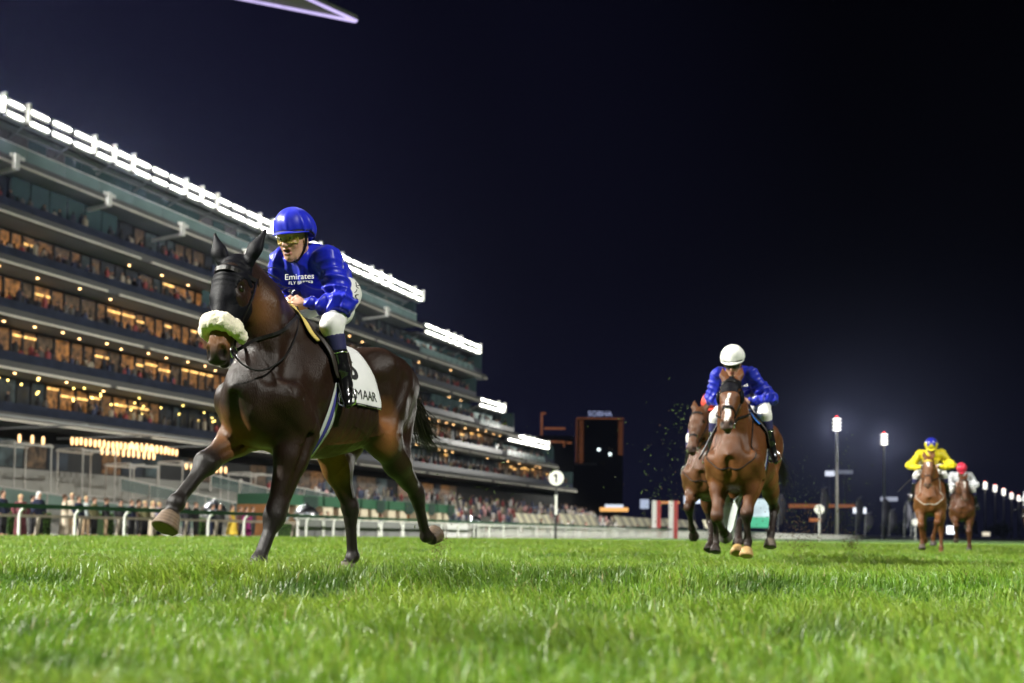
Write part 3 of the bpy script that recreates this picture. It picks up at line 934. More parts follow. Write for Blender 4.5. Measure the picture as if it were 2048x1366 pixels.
# solid panels and short white posts further along
M_PGREY = mat('grey_barrier_panel', (0.20, 0.205, 0.20), 0.6, var=0.1)
M_PWHITE = mat('white_barrier_panel', (0.66, 0.66, 0.65), 0.55, var=0.05)
for j, (pa, pb, m_, lab) in enumerate(((44.66, 49.43, M_PGREY, 'dark grey barrier panel behind the standing foreleg'), (50.23, 55.8, M_PGREY, 'grey barrier panel left of the trailing hind hoof'),
                                     (56.0, 61.75, M_PGREY, 'grey barrier panel directly behind the trailing hind hoof'), (62.05, 65.69, M_PWHITE, 'plain white barrier panel right of the trailing hoof'), (65.94, 68.44, M_PGREY, 'small grey barrier panel beside the white one'))):
    p_ = empty('barrier_panel', (-32.4, pa, 0), 0, lab, 'barrier', 'solid barrier panels')
    L_ = pb - pa
    MB().box(-0.04, 0.04, 0.05, L_ - 0.05, 0.012, 0.98).build('panel', m_, p_)
    MB().box(-0.07, 0.07, 0.0, L_, 0.981, 1.04).build('cap_rail', M_RWHITE, p_)
    for t in (0.0, 0.5, 1.0):
        MB().box(0.045, 0.14, L_ * t - 0.13 * (t > 0), L_ * t + 0.13 * (t < 1), 0.012, 0.92).build('post', M_RWHITE, p_)
# white paling fence running on and bending away round the turn
pf = empty('paling_fence', (-31.2, 66, 0), 0, 'long white paling fence curving away along the far side of the track', 'fence')
fp = [(-31.8, 66), (-31.6, 110), (-30, 160), (-26, 230), (-17, 310), (2, 400), (35, 490), (90, 580), (170, 660)]
fs = spline([V3(a, b, 0) for a, b in fp], 260)
pk_ = MB(); rl = MB(); acc = 0.0
me_pal = mk(MB().box(-0.03, 0.03, -0.07, 0.07, 0.0, 1.05), 'pale', M_RWHITE)
npale = 0
for i in range(len(fs) - 1):
    a, b = fs[i], fs[i + 1]
    L_ = float(np.linalg.norm(b - a)); d = (b - a) / L_
    rl.bar((a[0] + 31.2, a[1] - 66, 0.92), (b[0] + 31.2, b[1] - 66, 0.92), 0.05, 0.09)
    rl.bar((a[0] + 31.2, a[1] - 66, 0.30), (b[0] + 31.2, b[1] - 66, 0.30), 0.05, 0.09)
    while acc < L_:
        p = a + d * acc
        if npale < 120:
            shared('pale', me_pal, pf, (p[0] + 31.2 + 0.06, p[1] - 66, 0.0), (0, 0, math.atan2(-d[0], d[1])))
        else:
            pk_.bar((p[0] + 31.26, p[1] - 66, 0), (p[0] + 31.26, p[1] - 66, 1.05), 0.06, 0.20, (d[0], d[1], 0))
        npale += 1
        acc += 0.42 if p[1] < 160 else 0.8
    acc -= L_
rl.build('fence_rails', M_RWHITE, pf)
o = pk_.build('far_pales', M_RWHITE, pf); o['kind'] = 'stuff'

# ---------------------------------------------------------------- green fronted stalls
M_SGREEN = mat('stall_green', (0.022, 0.095, 0.045), 0.6, var=0.1)
M_SDARK = mat('stall_dark_sign', (0.012, 0.035, 0.025), 0.5, var=0.1)
M_SCREAM = mat('stall_cream', (0.62, 0.55, 0.40), 0.7, var=0.08)
M_SORNG = mat('stall_timber', (0.36, 0.15, 0.045), 0.6, var=0.25, scale=2, bump=0.2, bscale=20)
SX = -40.0
ends = [(52.73, 57.86), (57.98, 62.64), (62.78, 66.55), (66.7, 71.1), (71.27, 74.54), (74.72, 77.97)]
for j, (pa, pb) in enumerate(ends):
    L_ = pb - pa - 0.15
    s_ = empty('food_stall', (SX, pa, 0.01), 0, ('green fronted stall left of the standing foreleg', 'green fronted stall between the foreleg and the planted hind leg', 'green fronted stall beside the planted hind leg',
               'green fronted stall between both hind legs', 'green fronted stall just left of the trailing hoof', 'last green fronted stall at the far end of the row')[j], 'stall', 'green fronted stalls')
    MB().box(-3.0, 0.3, 0, L_, 2.05, 2.75).build('fascia', M_SGREEN, s_)
    MB().box(0.302, 0.36, L_ * 0.55, L_ * 0.88, 2.0, 2.7).build('menu_board', M_SDARK, s_)
    MB().hexa([(0.30, L_ * 0.62, 1.8), (0.34, L_ * 0.62, 1.8), (0.34, L_ * 0.80, 1.8), (0.30, L_ * 0.80, 1.8), (0.302, L_ * 0.56, 2.0), (0.345, L_ * 0.56, 2.0), (0.345, L_ * 0.87, 2.0), (0.302, L_ * 0.87, 2.0)]).build('bunting', M_SDARK, s_)
    MB().box(-3.0, -0.5, 0.0, L_, 0, 2.05).build('back_wall', M_SORNG, s_)
    for t in (0.0, 0.42):
        MB().box(-0.498, 0.2, L_ * t, L_ * (t + 0.26), 0, 2.048).build('pilaster', M_SCREAM, s_)
    MB().box(-0.4, 0.35, 0.02, L_ - 0.02, 0.0, 1.0).build('counter', M_SORNG, s_)
# ---------------------------------------------------------------- striped canvas canopies
M_CANV = mat('cream_canvas', (0.70, 0.66, 0.48), 0.85, var=0.06)
M_CANV2 = mat('grey_canvas_stripe', (0.38, 0.36, 0.28), 0.85, var=0.06)
for j, (ya, yb, zt, zb, X_) in enumerate(((95.56, 105.38, 2.52, 1.29, -41), (108.38, 121.06, 2.78, 1.48, -41), (129.00, 146.97, 2.93, 1.65, -41), (146.69, 170.82, 3.01, 1.75, -40), (177.35, 189.27, 3.25, 1.75, -40))):
    c_ = empty('striped_canopy', (X_, ya, 0.01), 0, ('cream striped canvas canopy left of the number one post', 'cream striped canopy just right of the number one post', 'third cream striped canopy along the rail',
              'cream striped canopy beside the red and white pillars', 'small cream canopy behind the legs of the second horse')[j], 'canopy', 'striped canvas canopies')
    L_ = yb - ya; zb = max(zb, 0.9)
    n = 10
    for i in range(n):
        y0, y1 = L_ * i / n, L_ * (i + 1) / n - 0.01
        MB().hexa([(0.0, y0, zb), (0.06, y0, zb), (0.06, y1, zb), (0.0, y1, zb), (-0.7, y0, zt), (-0.64, y0, zt), (-0.64, y1, zt), (-0.7, y1, zt)]).build('canvas_stripe', M_CANV if i % 2 == 0 else M_CANV2, c_)
    for yy in (0.1, L_ / 2, L_ - 0.1):
        MB().bar((-0.35, yy, 0), (-0.35, yy, (zt + zb) / 2 - 0.05), 0.08, 0.08, (0, 1, 0)).build('pole', M_RWHITE, c_)

# ---------------------------------------------------------------- clipped hedges
def hedge(ya, yb, X_, h_, lab):
    L_ = yb - ya
    r = np.random.default_rng(int(ya * 10))
    root = empty('hedge', (X_, ya, 0.01), 0, lab, 'hedge', 'clipped hedges behind the rail')
    MB().box(-0.5, 0.0, 0.04, L_ - 0.04, 0, h_ - 0.04).build('branches', mat('hedge_inside', (0.012, 0.03, 0.006), 0.9), root)
    n = int(900 * L_)
    p = np.stack([np.where(r.random(n) < 0.5, 0.01, -0.55 * r.random(n)), L_ * r.random(n), h_ * r.random(n)], 1)
    topm = p[:, 0] < 0; p[topm, 2] = h_ - 0.03
    p += r.normal(size=p.shape) * 0.02
    d1 = r.normal(size=p.shape); d1 /= np.linalg.norm(d1, axis=1)[:, None]; d2 = np.cross(d1, r.normal(size=p.shape)); d2 /= np.linalg.norm(d2, axis=1)[:, None]
    s = 0.035
    V = np.stack([p - d1 * s, p + d2 * s * 0.5, p + d1 * s, p - d2 * s * 0.5], 1).reshape(-1, 3)
    F = np.arange(n * 4).reshape(-1, 4)
    o = obj_np('leaves', V, F, mat('hedge_leaf', (0.085, 0.20, 0.018), 0.5, var=0.35, scale=9), root, False)
    o['kind'] = 'stuff'
hedge(29.97, 30.37, -36.5, 1.0, 'clipped green hedge at the far left end of the rail')
hedge(31.7, 32.23, -36.5, 1.0, 'clipped hedge between the dark suit and the cream suit')
hedge(35.19, 35.87, -36.5, 1.05, 'tall bright green hedge left of the raised hoof')
hedge(41.82, 42.29, -36.5, 0.95, 'narrow green hedge left of the yellow dress')
hedge(48.15, 50.31, -36.5, 0.9, 'dark clipped hedge left of the grey barrier panel')

# ---------------------------------------------------------------- polished domes on the apron
def dome(y_, X_, r_, lab):
    d_ = empty('metal_dome', (X_, y_, 0.01), 0, lab, 'dome', 'polished domes on the apron')
    MB().lathe([(r_, 0.0), (r_ * 1.02, 0.05), (r_ * 0.97, 0.22 * r_ + 0.1), (r_ * 0.8, 0.52 * r_ + 0.1), (r_ * 0.5, 0.78 * r_ + 0.1), (r_ * 0.12, 0.9 * r_ + 0.1), (r_ * 0.1, 0.95 * r_ + 0.16)], (0, 0, 1.15), 24).build('lid', M_STEEL2, d_, True)
    MB().lathe([(r_ * 0.35, 0.0), (r_ * 0.28, 0.5), (r_ * 0.9, 1.05), (r_ * 1.0, 1.148)], (0, 0, 0), 20).build('stand', M_GREYS, d_, True)
M_STEEL2 = mat('brushed_steel_dome', (0.62, 0.64, 0.66), 0.22, 1.0, var=0.1)
dome(52.72, -37.5, 0.85, 'large polished silver dome right of the standing foreleg')
dome(50.18, -37.5, 0.5, 'dark polished dome left of the large silver one')
dome(44.06, -37.5, 0.75, 'polished dome behind the crowd beside the raised foreleg')
dome(77.37, -37.5, 0.65, 'polished dome right of the suited figure by the stalls')

# ---------------------------------------------------------------- marker posts
M_BLK = mat('black_paint', (0.012, 0.013, 0.014), 0.5)
M_DISC = mat('white_sign_face', (0.80, 0.79, 0.74), 0.5, var=0.03)
def marker(loc, zc, rad, num, lab, bands):
    m_ = empty('furlong_marker', (loc[0], loc[1], 0), R(18), lab, 'marker', 'round furlong markers')
    z = 0.0
    for i, (h_, mm) in enumerate(bands):
        MB().lathe([(0.07, 0), (0.07, h_ - 0.002)], (0, 0, z), 10).build('pole_section', mm, m_); z += h_
    d_ = MB(); n = 28
    d_.add([(rad * math.cos(2 * math.pi * i / n), -0.09, zc + rad * math.sin(2 * math.pi * i / n)) for i in range(n)] + [(rad * math.cos(2 * math.pi * i / n), 0.03, zc + rad * math.sin(2 * math.pi * i / n)) for i in range(n)],
           [tuple(reversed(range(n))), tuple(range(n, 2 * n))] + [(i, (i + 1) % n, n + (i + 1) % n, n + i) for i in range(n)][::-1])
    disc = d_.build('sign_disc', M_DISC, m_)
    if num:
        if num == '1':
            v = [(-0.10 * rad, -0.58 * rad), (0.14 * rad, -0.58 * rad), (0.14 * rad, 0.58 * rad), (-0.06 * rad, 0.58 * rad), (-0.38 * rad, 0.30 * rad), (-0.30 * rad, 0.12 * rad), (-0.10 * rad, 0.24 * rad)]
            f = [(0, 1, 2, 6), (6, 2, 3), (6, 3, 4, 5)]
        else:
            v, f = text_vf(num, rad * 1.6, 4, 0.05 * rad)
        MB().add([(q[0], -0.096, zc + q[1]) for q in v], f).build('number', M_BLK, disc)
marker((-21.7, 55.9), 3.72, 0.45, '1', 'black and white marker post with round number 1 sign', [(0.5, M_BLK), (1.0, M_BLK), (1.2, M_RWHITE), (0.58, M_BLK)])
marker((-13.2, 114.3), 3.45, 0.52, '2', 'white marker post with round number 2 sign beside the tall light mast', [(0.6, M_RWHITE), (2.3, M_RWHITE)])
marker((-5.1, 172.6), 3.0, 0.55, '', 'round white marker post behind the yellow-clad rider\'s horse', [(2.5, M_RWHITE)])
marker((3.7, 253.0), 3.2, 0.65, '', 'smallest round white marker far beyond the last horse', [(2.6, M_RWHITE)])

# ---------------------------------------------------------------- floodlight masts
M_MAST = mat('galvanised_mast', (0.42, 0.40, 0.37), 0.5, 0.3, var=0.1)
M_RED = emis('red_beacon', (1, 0.04, 0.03), 2.5)
M_TOWL = emis('mast_floodlight', (1.0, 0.98, 0.88), 2.4)
masts = [((-25.3, 254.5), 28.0, 1.0, 'tallest floodlight mast, right of the second horse'), ((-16.8, 296.5), 28.0, 1.0, 'second tallest floodlight mast, left of the yellow rider'),
         ((17.2, 586), 29.0, 1.1, 'first small mast right of the red-capped rider'), ((23.3, 621), 29.0, 1.1, 'second small mast right of the red-capped rider'), ((29.7, 668), 29.0, 1.15, 'third small mast in the far row at right edge'),
         ((36.9, 726), 29.0, 1.15, 'fourth small mast in the far row at right edge'), ((44.3, 784), 29.5, 1.15, 'fifth small mast in the far row at right edge'),
         ((30, -4), 30.0, 1.0, 'added floodlight mast, unseen by the inner rail behind the camera'), ((-40, -16), 30.0, 1.0, 'added floodlight mast, unseen behind the camera on the stand side'), ((30, 60), 30.0, 1.0, 'added floodlight mast, unseen on the infield beyond the right edge'), ((52, 165), 30.0, 1.0, 'added floodlight mast, unseen farther round the infield beyond the right edge')]  # masts on this line are out of view, added to light the track
BEAM = {0: (30000, 80, (-22, 190, 0)), 1: (30000, 80, (-6, 235, 0)), 7: (34000, 80, (-5, 13, 0)), 8: (135000, 100, (-4, 16, 0)), 9: (110000, 90, (-20, 86, 0)), 10: (260000, 58, (-18, 205, 0))}  # later entries are the beams of the added, unseen masts
for i, ((x, y), zt, s, lab) in enumerate(masts):
    t = empty('floodlight_mast', (x, y, 0), R(15) if i < 7 else math.atan2(-(x + 5), y - 14) + R(180) * 0, lab, 'light mast', 'floodlight masts')
    MB().lathe([(0.45 * s, 0), (0.22 * s, zt - 1.4)], (0, 0, 0), 10).build('pole', M_MAST, t, True)
    for k in range(4):
        z = zt - 1.2 + k * 0.85 * s
        MB().box(-1.0 * s, 1.0 * s, 0.0, 0.25, z - 0.08, z + 0.08).build('crossbar', M_MAST, t)
        MB().ball((0, -0.25, z), (0.98 * s, 0.26, 0.20 * s), 12, 8).build('floodlight', M_TOWL, t, True)
    MB().ball((0, 0, zt - 0.2 + 2.15 * s), 0.26 * s, 8, 6).build('beacon', M_RED, t, True)
    if i < 2 or i > 6:
        ld = bpy.data.lights.new('mast_beam', 'SPOT'); ld.energy = BEAM[i][0]; ld.spot_size = R(BEAM[i][1]); ld.spot_blend = 0.6; ld.shadow_soft_size = 0.9; ld.color = (1, 0.98, 0.9)
        lo = bpy.data.objects.new('mast_beam', ld); tg_ = Vector(BEAM[i][2]); dr_ = (tg_ - Vector((x, y, zt))).normalized(); lo.location = Vector((x, y, zt + 0.5)) + dr_ * 2.2
        lo.rotation_euler = (-dr_).to_track_quat('Z', 'Y').to_euler()
        COL.objects.link(lo)

# ---------------------------------------------------------------- far buildings and signs
M_BLD = mat('dark_tower', (0.006, 0.0065, 0.012), 0.4, var=0.2, scale=0.05)
M_AMB = emis('amber_outline_light', (1, 0.34, 0.14), 0.075, 0.25, 0.4)
M_BLU = emis('blue_white_sign', (0.55, 0.62, 1.0), 0.28)
hb = empty('hotel_tower', (-145, 428, 0), R(23), 'dark tower outlined with amber windows and a lit rooftop sign', 'building')
MB().box(-10.6, 10.4, 0, 14, 0.02, 53.5).build('wall', M_BLD, hb)
MB().box(-10.8, 10.6, -0.25, -0.02, 53.0, 53.4).build('roof_light', M_AMB, hb)
MB().box(-10.9, -10.6, -0.25, -0.02, 33, 53.0).build('edge_light', M_AMB, hb)
for i in range(19):
    z = 51.6 - 1.05 * i
    MB().box(-9.6, -7.6, -0.2, 0.02, z, z + 0.36).build('window', M_AMB, hb)
    if i < 15:
        MB().box(8.2, 10.3, -0.2, 0.02, z, z + 0.36).build('window', M_AMB, hb)
v, f = text_vf('SOBHA', 3.4, 3)
MB().add([(q[0] - 0.2, -0.1, 55.2 + q[1]) for q in v], f).build('rooftop_sign', M_BLU, hb)
MB().box(-14, 8, -6, -0.3, 0.02, 26).build('podium', M_BLD, hb)
MB().box(-14.2, -2, -6.2, -6.02, 31.5, 32.4).build('balcony', mat('pale_roof_edge', (0.2, 0.2, 0.2), 0.8), hb)
MB().box(-14.2, -2, -6.0, -0.3, 26.002, 31.5).build('upper_podium', M_BLD, hb)
for (a, b) in ((4.5, 37), (-0.6, 39)):
    MB().ball((a, -0.4, b), 0.7, 8, 6).build('lamp', emis('cold_lamp_%d' % int(b), (0.75, 0.9, 0.9), 1.2), hb, True)
b2 = empty('apartment_block', (-152, 390, 0), R(23), 'dark block with broken amber roof outline behind the end of the stand', 'building')
MB().box(-8, 8, 0.3, 14, 0.02, 42).build('wall', M_BLD, b2)
MB().box(-6.2, -5.4, -0.2, 0.28, 42.02, 51).build('light_column', M_AMB, b2)
MB().box(-6.2, -4.0, -0.2, 0.28, 51.02, 51.7).build('light_cap', M_AMB, b2)
MB().box(-4.8, 4.2, -0.2, 0.28, 44.6, 45.4).build('roof_light', M_AMB, b2)
MB().box(-2.2, 3.4, -0.2, 0.28, 39.0, 39.7).build('roof_light', M_AMB, b2)
MB().box(3.42, 3.9, -0.2, 0.28, 37.2, 39.7).build('edge_light', M_AMB, b2)
MB().box(4.8, 6.8, -0.2, 0.28, 38.6, 39.4).build('roof_light', M_AMB, b2)
# big screen
sc_ = empty('video_screen', (-46, 263.8, 0), R(12), 'white and green video screen behind the second horse', 'screen')
MB().box(-3.6, 3.6, 0, 0.4, 2.6, 10.4).build('casing', M_BLD, sc_)
MB().box(-3.45, 3.45, -0.06, -0.01, 5.6, 10.2).build('picture', emis('screen_white', (0.75, 0.95, 1.0), 0.42, 0.3, 0.2), sc_)
MB().box(-3.45, 3.45, -0.06, -0.01, 2.8, 5.58).build('picture_band', emis('screen_green', (0.10, 0.75, 0.40), 0.32, 0.2, 0.2), sc_)
for dx in (-2.5, 2.5):
    MB().box(dx - 0.2, dx + 0.2, 0.05, 0.35, 0, 2.598).build('leg', M_BLD, sc_)
# red and white pillars
M_PRED = mat('red_pillar', (0.35, 0.03, 0.03), 0.5)
for j, (dx, lab) in enumerate(((0.0, 'red and white pillar nearer the number one post'), (1.9, 'red and white pillar nearer the second horse'))):
    p_ = empty('striped_pillar', (-32.8 + dx, 118.5 + dx * 0.4, 0.01), R(20), lab, 'pillar', 'red and white pillars')
    MB().box(-0.55, -0.02, -0.3, 0.3, 0, 4.6).build('white_half', M_PWHITE, p_)
    MB().box(-0.018, 0.5, -0.3, 0.3, 0, 4.6).build('red_half', M_PRED, p_)
# small lit signs far behind
for j, (x_, y_, z_, w, h_, c, s, lab) in enumerate(((-92.6, 286.9, 8.07, 8.5, 1.2, (1, 0.5, 0.15), 0.5, 'orange lit kiosk sign left of the red pillars'), (-92.9, 287.8, 8.86, 5.5, 1.5, (0.75, 0.85, 1), 0.45, 'white lit sign on top of the orange kiosk sign'),
        (-84.2, 290.5, 9.84, 2.6, 2.8, (0.6, 0.7, 0.95), 0.3, 'small pale blue lit square sign'), (-61.1, 257.0, 9.91, 5.2, 2.0, (0.7, 0.8, 1), 0.6, 'blue white lit sign left of the second horse'),
        (-82.3, 313.2, 11.06, 6.0, 0.7, (1, 0.42, 0.15), 0.35, 'thin orange lit sign above the striped pillars'), (-35.2, 333.5, 21.00, 3.0, 1.6, (0.8, 0.85, 1), 0.45, 'white lit sign left of tallest mast top half'), (-31.7, 345.9, 22.21, 5.0, 1.2, (0.5, 0.55, 0.7), 0.12, 'dim lit sign right of the tallest mast'),
        (-18.4, 352.1, 13.44, 5.5, 1.4, (0.6, 0.65, 0.8), 0.25, 'pale lit sign below the second tallest mast'), (-23.2, 295.6, 8.12, 3.5, 1.6, (0.85, 0.9, 1), 0.7, 'round white lamp between the two tall masts'), (0.5, 360.9, 3.42, 3.0, 2.6, (0.9, 0.95, 1), 1.2, 'bright white lamp between the last two horses'),
        (-39.7, 310.1, 9.83, 10.0, 1.2, (1, 0.35, 0.12), 0.10, 'dim orange lit bar behind the number 2 marker'), (-36.9, 311.5, 5.66, 4.0, 1.0, (1, 0.35, 0.12), 0.2, 'short orange lit bar under the number 2 marker'), (-29.9, 314.5, 9.97, 8.0, 1.0, (1, 0.35, 0.12), 0.10, 'dim orange lit bar right of the tallest mast'),
        (14.0, 465.2, 2.76, 3.0, 1.6, (1, 0.9, 0.7), 0.4, 'small warm lamp beyond the last horse'))):
    s_ = empty('lit_sign', (x_, y_, 0), R(18), lab, 'sign', 'small lit signs in the distance')
    MB().box(-w / 2, w / 2, -0.1, 0.1, z_ - h_ / 2, z_ + h_ / 2).build('face', emis('sign_glow_%d' % j, c, s), s_)
    MB().box(-0.15, 0.15, 0.11, 0.3, 0, z_).build('pole', M_BLD, s_)
# feather flags
M_FLAG = mat('dusky_flag_cloth', (0.045, 0.045, 0.065), 0.8, var=0.4, scale=1.0)
for j, (x_, y_, h_, lab) in enumerate(((-17.77, 156.16, 8.0, 'tall dark feather flag between number 2 marker and mast'), (-13.37, 163.56, 6.8, 'dark feather flag right of the tallest mast'), (-9.29, 159.89, 6.6, 'dark feather flag below the second mast'), (-7.83, 149.60, 4.5, 'short dark feather flag in front of the second mast'),
        (-6.74, 171.94, 6.4, 'dark feather flag left of the yellow rider'), (-6.25, 188.55, 5.0, 'smaller dark feather flag beside the yellow rider\'s horse'), (-23.70, 153.55, 7.0, 'dark feather flag behind the second horse\'s hindquarters'), (-10.92, 148.24, 4.0, 'short feather flag under the round white lamp'))):
    fl = empty('feather_flag', (x_, y_, 0.0), R(20), lab, 'flag', 'dark feather flags')
    pl_ = spline([(0, 0, 0), (0, 0, h_ * 0.6), (0.2, 0, h_ * 0.92), (0.9, 0, h_)], 14)
    v, f = tube_vf(pl_, 0.04, 6); MB().add(v, f).build('pole', M_GREYS, fl, True)
    mb = MB(); V_ = []
    n = 12
    for i in range(n + 1):
        t = i / n; z = h_ * (0.34 + 0.64 * t); w = 1.25 * math.sin(min(1, 0.25 + t * 0.75) * 1.5) * (1 - 0.55 * max(0, t - 0.75) / 0.25)
        x0 = 0.06 + 0.35 * max(0, t - 0.75)
        for dy in (-0.03, 0.03):
            V_ += [(x0, dy + 0.12 * math.sin(i * 0.9), z), (x0 + w, dy + 0.2 * math.sin(i * 0.8 + 1), z - 0.25)]
    F_ = []
    for i in range(n):
        b = i * 4; c = b + 4
        F_ += [(b, b + 1, c + 1, c), (b + 2, c + 2, c + 3, b + 3), (b + 1, b + 3, c + 3, c + 1), (b, c, c + 2, b + 2)]
    F_ += [(0, 2, 3, 1), (n * 4, n * 4 + 1, n * 4 + 3, n * 4 + 2)]
    mb.add(V_, F_).build('cloth', M_FLAG, fl, True)
# dark tree line beyond the turn
def far_tree(x, y, h_, w_, lab, seed):
    t = empty('tree', (x, y, 0), 0, lab, 'tree', 'dark trees beyond the turn')
    r = np.random.default_rng(seed)
    MB().tube([(0, 0, 0), (0.1, 0, h_ * 0.35), (-0.1, 0.1, h_ * 0.7)], [0.3, 0.22, 0.1], 7).build('trunk', mat('dark_bark', (0.04, 0.03, 0.02), 0.9), t)
    n = 700
    p = r.normal(size=(n, 3)); p /= np.linalg.norm(p, axis=1)[:, None]
    p *= (r.random(n) ** 0.4)[:, None] * (1 + 0.3 * np.sin(p[:, :1] * 5 + seed))
    p = p * np.array([w_, w_, h_ * 0.38]) + np.array([0, 0, h_ * 0.6])
    d1 = r.normal(size=p.shape); d1 /= np.linalg.norm(d1, axis=1)[:, None]; d2 = np.cross(d1, r.normal(size=p.shape)); d2 /= np.linalg.norm(d2, axis=1)[:, None]
    s = 0.45
    V = np.stack([p - d1 * s, p + d2 * s * 0.6, p + d1 * s, p - d2 * s * 0.6], 1).reshape(-1, 3)
    o = obj_np('crown', V, np.arange(n * 4).reshape(-1, 4), mat('dark_leaf', (0.03, 0.06, 0.018), 0.7, var=0.4, scale=0.8), t, False); o['kind'] = 'stuff'
for j, (x, y, h_, w_) in enumerate(((-8, 420, 8, 5), (6, 450, 9, 6), (20, 480, 8, 6), (36, 520, 10, 7), (54, 540, 9, 7), (72, 575, 10, 8), (95, 600, 9, 8), (-18, 395, 7, 5))):
    far_tree(x, y, h_, w_, ('dark low tree left of the last rider', 'dark tree under the first small mast', 'dark rounded tree under the second small mast', 'wide dark tree under the third small mast', 'dark tree at the right edge under the far masts', 'farther dark tree near the right edge',
             'farthest dark tree beyond the turn', 'lowest dark tree near the yellow rider\'s horse')[j], 30 + j)

# ---------------------------------------------------------------- spectators at the rail
M_SK2 = mat('skin_plain', (0.42, 0.24, 0.16), 0.5)
M_SK3 = mat('skin_deep', (0.20, 0.10, 0.065), 0.5)
def cloth(c): 
    return mat('cloth_%d_%d_%d' % tuple(int(v * 999) for v in c), c, 0.8, var=0.12, bump=0.3, bscale=8)
def spectator(y_, X_, top, bot, hair, lab, kind='suit', h_=1.75, face=0.0, hat=None, skin=None, lean=0.0):
    sk = skin or M_SK2
    rt = empty('person', (X_, y_, 0.01), face, lab, 'person', 'spectators at the rail')
    k = h_ / 1.75; hh = 0.028
    B_ = Sdf((-0.5, -0.5, -0.05), (0.5, 0.5, 1.95), 0.024)
    B_.ell((0.02, 0, 1.60), (0.095, 0.078, 0.115), 0.03); B_.cone((0, 0, 1.38), (0, 0, 1.52), 0.058, 0.052, 0.03); B_.cone((0.09, 0, 1.60), (0.112, 0, 1.575), 0.014, 0.018, 0.02)
    B_.cone((0.04, 0, 1.53), (0.06, 0, 1.515), 0.045, 0.04, 0.03)
    B_.cone((0, 0, 0.95), (0, 0, 1.38), 0.12, 0.10, 0.05)
    hz = {'suit': 0.86, 'robe': 0.86, 'dress': 0.95, 'arms_up': 1.0}.get(kind, 0.86)
    hd = []
    for q in (-1, 1):
        ha = V3(0.10 + (0.15 if kind == 'arms_up' else 0), 0.25 * q, hz) if kind != 'arms_up' else V3(0.28, 0.10 * q, 1.12)
        el = V3(-0.04, 0.29 * q, 1.10); hd.append((q, el, ha))
        B_.chain([(0, 0.17 * q, 1.36), el, ha], [0.05, 0.042, 0.032], 0.03); B_.ell(ha + V3(0.01, 0, -0.05), (0.04, 0.026, 0.055), 0.02)
        B_.chain([(0, 0.09 * q, 0.9), (0.01, 0.10 * q, 0.48), (0, 0.10 * q, 0.09)], [0.085, 0.06, 0.045], 0.03); B_.cone((0, 0.10 * q, 0.045), (0.14, 0.11 * q, 0.04), 0.045, 0.035, 0.02)
    v, f = B_.mesh(1); obj_np('body', v * np.array([1, 1, k]), f, sk, rt)
    C1 = Sdf((-0.5, -0.5, -0.05), (0.5, 0.5, 1.7), hh)
    if kind in ('suit', 'arms_up'):
        C1.cone((0, 0, 0.86), (0, 0, 1.12), 0.165, 0.155, 0.04, ((0, 1, 0), 1.18)); C1.cone((0, 0, 1.12), (0, 0, 1.33), 0.158, 0.130, 0.05, ((0, 1, 0), 1.38))
        for q, el, ha in hd:
            C1.chain([(0, 0.16 * q, 1.35), el, ha * 0.85 + el * 0.15], [0.075, 0.062, 0.05], 0.04)
        v, f = C1.mesh(1); obj_np('jacket', v * np.array([1, 1, k]), f, cloth(top), rt)
        C2 = Sdf((-0.4, -0.4, -0.02), (0.4, 0.4, 1.1), hh)
        C2.cone((0, 0, 0.9), (0, 0, 0.98), 0.14, 0.14, 0.03, ((0, 1, 0), 1.15))
        for q in (-1, 1):
            C2.chain([(0, 0.085 * q, 0.88), (0.015, 0.10 * q, 0.48), (-0.01, 0.10 * q, 0.10)], [0.112, 0.088, 0.075], 0.03)
        v, f = C2.mesh(1); obj_np('trousers', v * np.array([1, 1, k]), f, cloth(bot), rt)
    else:
        C1.cone((0, 0, 1.02), (0, 0, 1.33), 0.125, 0.118, 0.04, ((0, 1, 0), 1.3))
        if kind == 'robe':
            C1.cone((0, 0, 0.12), (0, 0, 1.05), 0.21, 0.15, 0.05, ((0, 1, 0), 1.15))
            for q, el, ha in hd:
                C1.chain([(0, 0.16 * q, 1.35), el, ha * 0.9 + el * 0.1], [0.07, 0.065, 0.06], 0.04)
        else:
            C1.capcone((0, 0, 0.10), (0, 0, 1.05), 0.33, 0.13, 0.04)
            for q, el, ha in hd:
                C1.chain([(0, 0.15 * q, 1.35), el * 0.7 + V3(0, 0.17 * q, 1.36) * 0.3], [0.062, 0.055], 0.03)
        v, f = C1.mesh(1)
        N_ = vnormals(v, f); an = np.arctan2(v[:, 1], v[:, 0])
        v = v + N_ * (0.014 * np.sin(an * 11) * np.clip(1.05 - v[:, 2], 0, 1))[:, None]
        obj_np('robe' if kind == 'robe' else 'dress', v * np.array([1, 1, k]), f, cloth(top), rt)
    H_ = Sdf((-0.3, -0.3, 1.1), (0.3, 0.3, 1.95), 0.022)
    if hat == 'kandura':
        H_.ell((0.0, 0, 1.63), (0.115, 0.105, 0.125), 0.03); H_.cone((-0.07, 0, 1.55), (-0.10, 0, 1.28), 0.09, 0.12, 0.05, ((1, 0, 0), 0.6))
        H_.ell((0.12, 0, 1.585), (0.07, 0.075, 0.09), 0.02, None, 'sub')
    else:
        H_.ell((-0.018, 0, 1.635), (0.108, 0.094, 0.108), 0.03)
        if hat == 'long': H_.cone((-0.07, 0, 1.6), (-0.09, 0, 1.33), 0.085, 0.07, 0.05, ((1, 0, 0), 0.7))
        H_.ell((0.13, 0, 1.575), (0.09, 0.085, 0.10), 0.02, None, 'sub')
    v, f = H_.mesh(1); obj_np('headscarf' if hat == 'kandura' else 'hair', v * np.array([1, 1, k]), f, cloth(hair), rt)
    return rt
